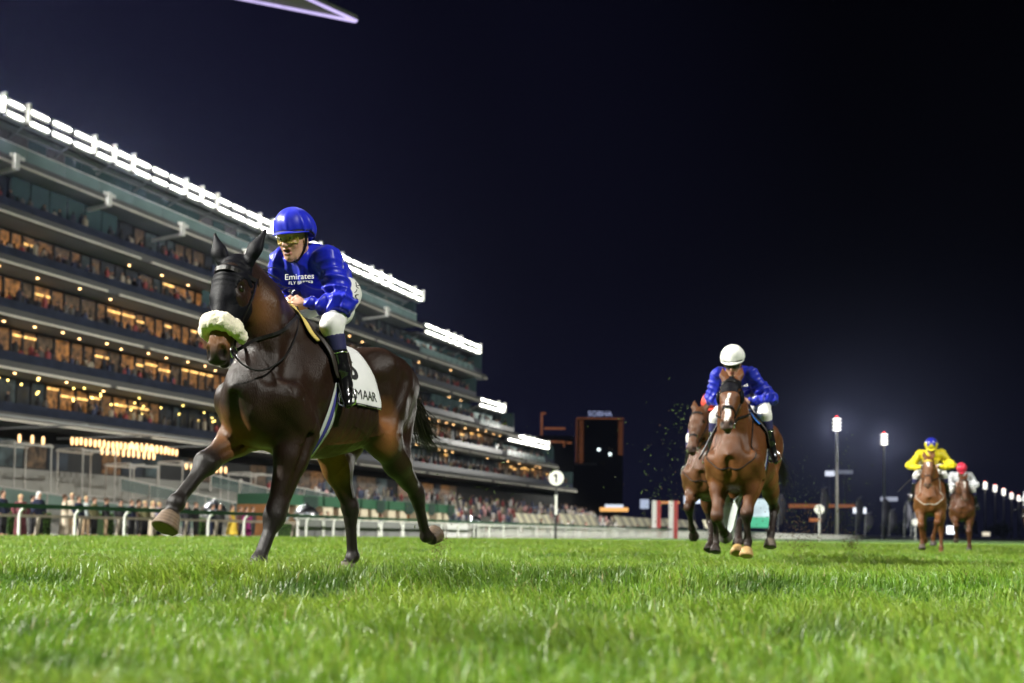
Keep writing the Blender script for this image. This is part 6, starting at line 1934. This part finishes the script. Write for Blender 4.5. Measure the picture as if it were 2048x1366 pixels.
    if J.get('star'):
        c0, c1 = J['star']
        cap_col = np.tile(np.array(c0), (len(v), 1))
        sa = np.abs(((ang * 6 / (2 * np.pi)) % 1) - 0.5) * 2
        cap_col[q_[:, 2] > 0.075 + 0.075 * sa] = c1
        cap = obj_np('helmet', v, f, mat('star_cap', (1, 1, 1), 0.3, attr='col', var=0.08, bump=0.2, bscale=12), root, True, cap_col)
    else:
        cap = obj_np('helmet', v, f, J['cap'], root)
    pk = []
    nseg = 14
    Vp, Fp = [], []
    for i in range(nseg + 1):
        a = R(-80) + R(160) * i / nseg
        for rr, u_ in ((1.0, 0.046), (1.0 + 0.36 * max(0, math.cos(a)) ** 0.8, 0.040 - 0.012 * math.cos(a))):
            for th in (0.0, -0.006):
                Vp.append(hp(-0.020 + 0.124 * rr * math.cos(a), 0.106 * (1 + 0.10 * (rr > 1)) * math.sin(a), u_ + th))
    for i in range(nseg):
        b = i * 4; c = b + 4
        Fp += [(b, c, c + 2, b + 2), (b + 3, c + 3, c + 1, b + 1), (b + 2, c + 2, c + 3, b + 3), (b + 1, c + 1, c, b)]
    MB().add(Vp, Fp).build('peak', J.get('peak', J['cap']), cap, True)
    v, f = tube_vf([hp(-0.020 + 0.128 * math.cos(a), 0.108 * math.sin(a), 0.040 - 0.045 * max(0, -math.cos(a))) for a in np.linspace(0, 2 * math.pi, 30, endpoint=False)], 0.008, 6, False, True)
    MB().add(v, f).build('helmet_rim', M_LEATHER, cap, True)
    for q in (-1, 1):
        band('chin_strap', [hp(0.0, 0.094 * q, 0.03), hp(0.006, 0.086 * q, -0.03), hp(0.018, 0.070 * q, -0.075), hp(0.035, 0.03 * q, -0.125), hp(0.037, 0, -0.128)], 0.018, 0.004, M_LEATHER, cap, le * q)
    # ---- goggles
    gl = J.get('lens', M_GLASSY)
    gv, gf = [], []
    for i in range(13):
        a = R(-62) + R(124) * i / 12
        x_, y_ = 0.022 + 0.080 * math.cos(a), 0.078 * math.sin(a)
        nd = 0.012 * math.exp(-(a / R(12)) ** 2)
        for u_ in (0.026, -0.024 + nd):
            gv.append(hp(x_, y_, u_))
    for i in range(12):
        gf.append((2 * i, 2 * i + 1, 2 * i + 3, 2 * i + 2))
    gg = MB().add(gv, gf).build('goggles', gl, root, True)
    edge = [gv[2 * i] for i in range(13)] + [gv[2 * i + 1] for i in range(12, -1, -1)]
    v, f = tube_vf(edge, 0.0045, 6, False, True)
    MB().add(v, f).build('goggle_frame', J.get('gframe', M_LEATHER), gg, True)
    # ---- wrist bands
    for q in 'LR':
        d = A[q + 'ha'] - A[q + 'el']; d /= np.linalg.norm(d)
        c0 = A[q + 'ha'] - d * 0.072
        v, f = tube_vf([c0 - d * 0.014, c0 + d * 0.014], [0.036, 0.034], 14, True)
        MB().add(v, f).build('cuff_band', M_LEATHER, root, True)
    # ---- lettering
    for t, org, rt, u_, sz, mt, tgt in J.get('text', []):
        decal('lettering', text_vf(t, sz, 4), bvj if tgt == 'j' else bvb, org, rt, u_, mt, jk if tgt == 'j' else brc, 0.009, 0.25)
    if J.get('whip'):
        a, b = J['whip']
        p_ = spline([a, (np.array(a) * 0.5 + np.array(b) * 0.5) + V3(0, 0, 0.01), b], 10)
        v, f = tube_vf(p_, [0.008 + 0.006 * (i / len(p_)) ** 3 for i in range(len(p_))], 6)
        wh = MB().add(v, f).build('whip', M_WHIP, None, True)
        wh.location = root_loc; wh.rotation_euler = (0, 0, rz)
        tag(wh, J['whip_label'], 'whip', 'riding whips')
    # collar and zip
    return root
# ---------------------------------------------------------------- lead horse and rider
LEAD_LOC = (-3.9, 5.55, 0.0)
NECK = [V3(0.36, 0, 1.36), V3(0.50, 0, 1.585), V3(0.62, 0, 1.72), V3(0.735, 0, 1.835)]
lead = dict(
    loc=LEAD_LOC, lo=(-1.95, -0.48, -0.03), hi=(1.55, 0.48, 2.25), seed=3,
    poll=V3(0.84, 0.0, 1.90), hf=frame(14, 6), earsplay=0.115,
    neck=NECK, neck_r=[0.26, 0.198, 0.166, 0.135], dock=(-1.17, 0, 1.47),
    RF=[V3(0.46, -0.18, 0.97), V3(0.89, -0.14, 0.71), V3(1.137, -0.13, 0.476), V3(1.175, -0.13, 0.405), V3(1.235, -0.13, 0.31)],
    LF=[V3(0.42, 0.18, 0.94), V3(0.575, 0.13, 0.40), V3(0.72, 0.13, 0.14), V3(0.78, 0.13, 0.09), V3(0.82, 0.13, 0.0)],
    RH=[V3(-0.42, -0.17, 0.98), V3(-0.67, -0.14, 0.50), V3(-0.72, -0.14, 0.14), V3(-0.65, -0.14, 0.085), V3(-0.62, -0.14, 0.0)],
    LH=[V3(-0.56, 0.19, 1.0), V3(-1.15, 0.15, 0.62), V3(-1.33, 0.14, 0.295), V3(-1.41, 0.14, 0.275), V3(-1.52, 0.14, 0.33)],
    coat=dict(base=(0.0185, 0.0085, 0.0050), points=(0.0125, 0.0095, 0.0088), tan=(0.24, 0.098, 0.032)),
    tan_spots=[((0.60, -0.10, 0.90), (0.26, 0.20, 0.20), 1.0), ((-0.46, -0.10, 0.86), (0.20, 0.22, 0.26), 1.0), ((-0.50, 0.28, 1.02), (0.12, 0.2, 0.22), 0.75),
               ((-0.75, -0.05, 0.95), (0.2, 0.12, 0.25), 0.6), ((-0.1, 0.12, 0.86), (0.45, 0.25, 0.16), 0.45), ((1.0, 0.03, 1.45), (0.12, 0.12, 0.12), 0.75), ((0.72, 0.1, 1.66), (0.12, 0.2, 0.16), 0.45),
               ((-0.98, 0.10, 1.1), (0.12, 0.1, 0.3), 0.3)],
    pt0=0.52, hoofcol={'RF': (0.16, 0.11, 0.075), 'LH': (0.12, 0.085, 0.06), 'LF': (0.1, 0.08, 0.06), 'RH': (0.1, 0.08, 0.06)},
    hood=0.375, roll=True, muzzle=(0.030, 0.022, 0.020),
    tail=[(-1.12, 0, 1.49), (-1.24, 0.01, 1.44), (-1.36, 0.02, 1.30), (-1.48, 0.03, 1.14), (-1.66, 0.02, 1.08), (-1.80, 0.0, 1.14)],
    cloth_text=('5', 'EMAAR'), hands=[(0.27, 0.045, 1.775), (0.25, -0.06, 1.79)], fly=0.8, veins=[[(-0.42, 0.27, 1.02), (-0.28, 0.28, 0.93), (-0.08, 0.26, 0.885), (0.12, 0.22, 0.86)], [(-0.28, 0.28, 0.93), (-0.18, 0.30, 0.99), (-0.05, 0.31, 1.02)],
           [(0.50, -0.10, 0.92), (0.62, -0.07, 0.85), (0.78, -0.08, 0.77), (0.9, -0.08, 0.72)], [(0.62, -0.07, 0.85), (0.60, -0.06, 0.79), (0.66, -0.06, 0.75)],
           [(-0.42, -0.06, 0.95), (-0.50, -0.06, 0.82), (-0.55, -0.07, 0.72), (-0.62, -0.08, 0.58)], [(-0.50, -0.06, 0.82), (-0.44, -0.06, 0.76), (-0.40, -0.08, 0.70)],
           [(0.55, 0.27, 1.25), (0.47, 0.28, 1.10), (0.44, 0.27, 0.98), (0.50, 0.25, 0.86)], [(0.47, 0.28, 1.10), (0.38, 0.29, 1.05), (0.33, 0.29, 0.96)], [(0.74, 0.09, 1.48), (0.69, 0.13, 1.36), (0.64, 0.17, 1.24), (0.60, 0.21, 1.12)],
           [(-0.62, 0.24, 1.02), (-0.75, 0.23, 0.90), (-0.92, 0.21, 0.78), (-1.05, 0.20, 0.70)], [(-0.80, 0.28, 1.25), (-0.74, 0.29, 1.12), (-0.66, 0.28, 1.02)]], wisps=True, tail_n=300, loop=[(0.93, 0.06, 1.38), (0.885, 0.12, 1.29), (0.775, 0.175, 1.272), (0.60, 0.20, 1.378), (0.44, 0.165, 1.549), (0.33, 0.10, 1.70), (0.28, 0.05, 1.77)], mane_side=-1)
M_SILKB = silk('royal_blue_silk', (0.006, 0.014, 0.50))
lead_j = dict(
    pelvis=(-0.175, 0, 1.965), waist=(-0.105, 0, 2.045), chest=(0.035, 0, 2.085), neck=(0.16, 0, 2.135), head=(0.262, 0.0, 2.215), hpitch=14, hyaw=2,
    Lsh=(0.115, 0.172, 2.105), Rsh=(0.14, -0.175, 2.115), Lel=(0.125, 0.290, 1.810), Rel=(0.10, -0.27, 1.92), Lha=(0.268, 0.050, 1.785), Rha=(0.24, -0.055, 1.80),
    Lhip=(-0.135, 0.125, 1.935), Rhip=(-0.135, -0.125, 1.935), Lkn=(0.20, 0.265, 1.64), Rkn=(0.20, -0.265, 1.64), Lan=(0.13, 0.33, 1.275), Ran=(0.13, -0.33, 1.275),
    Ltoe=(0.165, 0.375, 1.135), Rtoe=(0.165, -0.375, 1.135),
    silks=M_SILKB, cap=silk('blue_cap_silk', (0.007, 0.016, 0.52), 0.38), gframe=mat('goggle_gold_frame', (0.45, 0.33, 0.08), 0.3), mouth=0.014,
    text=[('Emirates', (0.459, 0.194, 1.906), (-0.40, 0.915, 0.06), (-0.1, -0.1, 1), 0.053, M_WHITEP, 'j'), ('FLY BETTER', (0.455, 0.204, 1.868), (-0.40, 0.915, 0.05), (-0.1, -0.1, 1), 0.030, M_WHITEP, 'j'),
          ('W BUICK', (0.082, 0.31, 1.845), (-0.22, 0.51, 0.82), (0.33, -0.75, 0.56), 0.058, M_BLACKP, 'b')])
make_horse(lead, 'dark bay horse in a black hood with cream sheepskin noseband, cantering at the front', 0.0105)
make_jockey(lead_j, 'jockey in royal blue silks and blue cap riding the dark bay leader', 0.0085, LEAD_LOC)
# ---------------------------------------------------------------- the chasing horses
def variant(base, **kw):
    d = dict(base); d.update(kw); return d
def shift_j(J, dx=0, dy=0, dz=0, keys=None):
    d = dict(J)
    for k in keys or ('pelvis', 'waist', 'chest', 'neck', 'head', 'Lsh', 'Rsh', 'Lel', 'Rel'):
        a = np.array(d[k], float); d[k] = tuple(a + np.array([dx, dy, dz]))
    return d
NECK2 = [V3(0.36, 0, 1.36), V3(0.50, 0, 1.56), V3(0.62, 0, 1.70), V3(0.73, 0, 1.83)]
BAY = dict(base=(0.100, 0.036, 0.012), points=(0.016, 0.011, 0.009), tan=(0.20, 0.082, 0.026))
LOOP = None
H2_LOC = (-2.10, 11.16, 0.0)
h2 = dict(loc=H2_LOC, lo=(-1.9, -0.5, -0.03), hi=(1.5, 0.5, 2.25), seed=8, poll=V3(0.80, 0.02, 1.93), hf=frame(33, 4), earsplay=0.04, neck=NECK2, neck_r=[0.27, 0.215, 0.175, 0.135], dock=(-1.17, 0, 1.47),
    RF=[V3(0.44, -0.18, 0.95), V3(0.66, -0.15, 0.53), V3(0.40, -0.14, 0.38), V3(0.33, -0.14, 0.35), V3(0.24, -0.14, 0.30)],
    LF=[V3(0.42, 0.18, 0.94), V3(0.56, 0.14, 0.56), V3(0.50, 0.14, 0.27), V3(0.54, 0.14, 0.20), V3(0.58, 0.14, 0.10)],
    RH=[V3(-0.30, -0.17, 0.95), V3(-0.42, -0.14, 0.52), V3(-0.02, -0.05, 0.27), V3(0.05, -0.05, 0.21), V3(0.11, -0.05, 0.12)],
    LH=[V3(-0.44, 0.19, 0.98), V3(-0.86, 0.20, 0.66), V3(-0.62, 0.20, 0.36), V3(-0.58, 0.20, 0.29), V3(-0.55, 0.20, 0.20)],
    coat=BAY, tan_spots=[((0.7, 0, 1.0), (0.2, 0.3, 0.25), 0.5), ((0.45, 0.18, 0.95), (0.2, 0.2, 0.3), 0.4), ((0.45, -0.25, 1.05), (0.2, 0.15, 0.35), 0.6), ((-0.4, 0.25, 1.0), (0.25, 0.2, 0.3), 0.6)],
    pt0=0.75, hoofcol={'RF': (0.10, 0.09, 0.09), 'LF': (0.42, 0.27, 0.11), 'RH': (0.42, 0.27, 0.11), 'LH': (0.1, 0.08, 0.06)}, blaze=(0.22, 0.56, 0.030), hood=0.20, hood_open=True, cups=True, muzzle=(0.07, 0.05, 0.045),
    tail=[(-1.12, 0, 1.49), (-1.25, 0.05, 1.45), (-1.42, 0.12, 1.34), (-1.56, 0.18, 1.14), (-1.68, 0.2, 0.98), (-1.8, 0.22, 0.95)], cloth_text=('2', 'EMAAR'), pad=M_BPAD, hands=[(0.30, 0.05, 1.765), (0.28, -0.06, 1.78)], tail_n=130, mane_n=140,
    loop_c=(0.52, 0, 1.40), loop_tilt=35, rough=0.8)
make_horse(h2, 'bright bay horse with a white blaze and black hood, galloping in second place', 0.015)
j2 = shift_j(lead_j, 0.02, -0.07, -0.005)
j2 = variant(j2, silks=silk('royal_blue_silk_2', (0.008, 0.018, 0.40)), cap=mat('white_cap_cloth', (0.75, 0.75, 0.73), 0.7, var=0.05, bump=0.3, bscale=20), peak=mat('white_cap_cloth', (0.75, 0.75, 0.73)), lens=M_GDARK, gframe=M_LEATHER, mouth=0.006,
    Lel=(0.06, 0.30, 1.85), Rel=(0.10, -0.34, 1.88), hpitch=24, hyaw=6, text=[('Emirates', (0.45, 0.02, 1.95), (-0.2, 0.97, 0.0), (-0.1, 0, 1), 0.062, M_WHITEP, 'j')],
    whip=((0.27, -0.10, 1.80), (0.42, -0.40, 1.16)), whip_label='black riding whip held down beside the second horse\'s shoulder', skin=(0.46, 0.25, 0.17))
make_jockey(j2, 'jockey in blue silks and a white cap on the bay in second place', 0.011, H2_LOC)

H2B_LOC = (-2.90, 13.35, 0.0)
h2b = variant(h2, loc=H2B_LOC, seed=9, poll=V3(0.82, -0.02, 1.90), hf=frame(30, -6), hood=None, cups=None, blaze=None, coat=dict(base=(0.085, 0.034, 0.014), points=(0.018, 0.013, 0.011), tan=(0.14, 0.06, 0.022)), cloth_text=None,
    RF=[V3(0.44, -0.18, 0.95), V3(0.78, -0.16, 0.68), V3(0.60, -0.16, 0.42), V3(0.53, -0.16, 0.36), V3(0.46, -0.16, 0.30)], hoofcol={}, muzzle=(0.03, 0.022, 0.02), tail_n=60, mane_n=70)
make_horse(h2b, 'dark bay horse half hidden behind the left shoulder of the second horse', 0.020)
j2b = shift_j(lead_j, 0.08, 0.03, -0.20)
j2b = variant(j2b, silks=silk('royal_blue_silk_3', (0.010, 0.016, 0.38)), cap=mat('scarlet_cap', (0.62, 0.05, 0.03), 0.5, var=0.06), peak=mat('scarlet_cap', (0.62, 0.05, 0.03)), lens=M_GDARK, gframe=M_LEATHER, text=[], hpitch=30, Lha=(0.34, 0.05, 1.74), Rha=(0.32, -0.055, 1.75),
    whip=((0.33, -0.12, 1.74), (0.30, -0.34, 0.98)), whip_label='black riding whip beside the half hidden dark bay')
make_jockey(j2b, 'jockey in a scarlet cap mostly hidden behind the blue rider in second', 0.014, H2B_LOC)

H3_LOC = (-0.37, 22.6, 0.0)
CHEST = dict(base=(0.145, 0.055, 0.018), points=(0.10, 0.037, 0.013), tan=(0.21, 0.09, 0.032))
h3 = variant(h2, loc=H3_LOC, seed=12, poll=V3(0.80, -0.02, 1.93), hf=frame(24, -3), hood=None, cups=None, browband=True, coat=CHEST, blaze=(0.10, 0.20, 0.030), pt0=0.9, cloth_text=None, clothmat=mat('black_saddle_cloth', (0.012, 0.012, 0.014), 0.8), pad=M_BROWNL,
    RF=[V3(0.44, -0.18, 0.96), V3(0.66, -0.17, 0.60), V3(0.56, -0.15, 0.28), V3(0.60, -0.15, 0.20), V3(0.64, -0.15, 0.10)],
    LF=[V3(0.42, 0.18, 0.94), V3(0.72, 0.14, 0.66), V3(0.60, 0.06, 0.36), V3(0.58, 0.06, 0.28), V3(0.57, 0.06, 0.18)],
    RH=[V3(-0.40, -0.17, 0.98), V3(-0.90, -0.15, 0.62), V3(-1.10, -0.14, 0.34), V3(-1.16, -0.14, 0.30), V3(-1.24, -0.14, 0.28)],
    LH=[V3(-0.40, 0.19, 0.98), V3(-0.62, 0.20, 0.52), V3(-0.60, 0.20, 0.14), V3(-0.55, 0.20, 0.09), V3(-0.51, 0.20, 0.0)],
    hoofcol={'RF': (0.09, 0.07, 0.06), 'LF': (0.07, 0.06, 0.055)}, muzzle=(0.12, 0.07, 0.05), strapmat=mat('white_breastplate', (0.6, 0.57, 0.5), 0.7), hair=M_HAIR2, tail_n=60, mane_n=80)
make_horse(h3, 'chestnut horse with a white star and yellow browband, third from the front', 0.020)
M_YSILK = silk('bright_yellow_silk', (0.72, 0.60, 0.012), 0.45)
j3 = shift_j(lead_j, 0.03, 0.02, -0.03)
j3 = variant(j3, silks=M_YSILK, star=((0.72, 0.60, 0.02), (0.015, 0.02, 0.30)), cap=M_YSILK, peak=M_YSILK, lens=M_GDARK, gframe=M_LEATHER, text=[], hpitch=38, head=(0.28, 0.02, 2.215), Lel=(0.12, 0.40, 1.86), Rel=(0.12, -0.40, 1.86), Lsh=(0.06, 0.22, 2.10), Rsh=(0.06, -0.20, 2.10),
    Lha=(0.32, 0.09, 1.80), Rha=(0.30, -0.09, 1.80), whip=((0.32, -0.13, 1.79), (0.36, -0.62, 1.30)), whip_label='black riding whip sticking out left of the chestnut')
make_jockey(j3, 'jockey in bright yellow silks with a blue star on a yellow cap', 0.014, H3_LOC)

H4_LOC = (0.30, 29.3, 0.0)
h4 = variant(h3, loc=H4_LOC, seed=15, poll=V3(0.80, 0.03, 1.90), hf=frame(22, 8), browband=None, blaze=(0.12, 0.30, 0.022), coat=dict(base=(0.085, 0.032, 0.013), points=(0.06, 0.022, 0.010), tan=(0.15, 0.06, 0.022)), clothmat=mat('cream_saddle_cloth', (0.5, 0.45, 0.34), 0.8), strapmat=M_LEATHER,
    RF=[V3(0.42, -0.18, 0.94), V3(0.74, -0.15, 0.68), V3(0.56, -0.14, 0.42), V3(0.50, -0.14, 0.36), V3(0.44, -0.14, 0.30)],
    LF=[V3(0.44, 0.18, 0.96), V3(0.58, 0.15, 0.52), V3(0.56, 0.15, 0.16), V3(0.61, 0.15, 0.10), V3(0.65, 0.15, 0.0)], tail_n=50, mane_n=60)
r4, _ = make_horse(h4, 'brown bay horse at the back carrying the red-capped rider', 0.022)
M_PATT = mat('white_silk_black_pattern', (0.55, 0.56, 0.60), 0.5, var=0.55, scale=14)
j4 = shift_j(j3, 0.05, -0.03, -0.06)
j4 = variant(j4, silks=M_PATT, star=None, cap=silk('crimson_cap', (0.62, 0.02, 0.06), 0.35), peak=silk('crimson_cap', (0.62, 0.02, 0.06)), hpitch=46, Lel=(0.14, 0.33, 1.78), Rel=(0.14, -0.33, 1.78), whip=None)
rj4 = make_jockey(j4, 'jockey in white and black silks with a crimson cap, last in view', 0.016, H4_LOC)
# one more pair only just entering at the right edge
r5 = copy_tree(r4); r5.location = (2.78, 40.6, 0.0); tag(r5, 'horse cut off by the right edge of the picture', 'horse')
j5 = copy_tree(rj4); j5.location = (2.78, 40.6, 0.0); tag(j5, 'rider cut off by the right edge of the picture', 'person')
wp = MB().tube([(0.32, -0.13, 1.75), (0.38, -0.45, 1.52), (0.42, -0.72, 1.34)], [0.010, 0.010, 0.016], 6).build('whip', M_WHIP, None, True)
wp.location = r5.location; wp.rotation_euler = (0, 0, R(-90)); tag(wp, 'black riding whip poking in at the right edge', 'whip', 'riding whips')
# ================================================================ the damp night air
hz = MB().box(-330, 330, -75, 860, -1.2, 62).build('haze', None)
hm = bpy.data.materials.new('haze'); hm.use_nodes = True
hn = hm.node_tree.nodes; hn.clear()
ho_ = hn.new('ShaderNodeOutputMaterial'); hv = hn.new('ShaderNodeVolumePrincipled')
hv.inputs['Color'].default_value = (0.50, 0.58, 1.0, 1); hv.inputs['Density'].default_value = 0.00006; hv.inputs['Anisotropy'].default_value = 0.84
hm.node_tree.links.new(hv.outputs[0], ho_.inputs['Volume'])
hz.data.materials.append(hm)
tag(hz, 'thin humid night air over the racecourse', 'haze', None, 'stuff')
cy.volume_bounces = 0
cy.volume_step_rate = 8.0
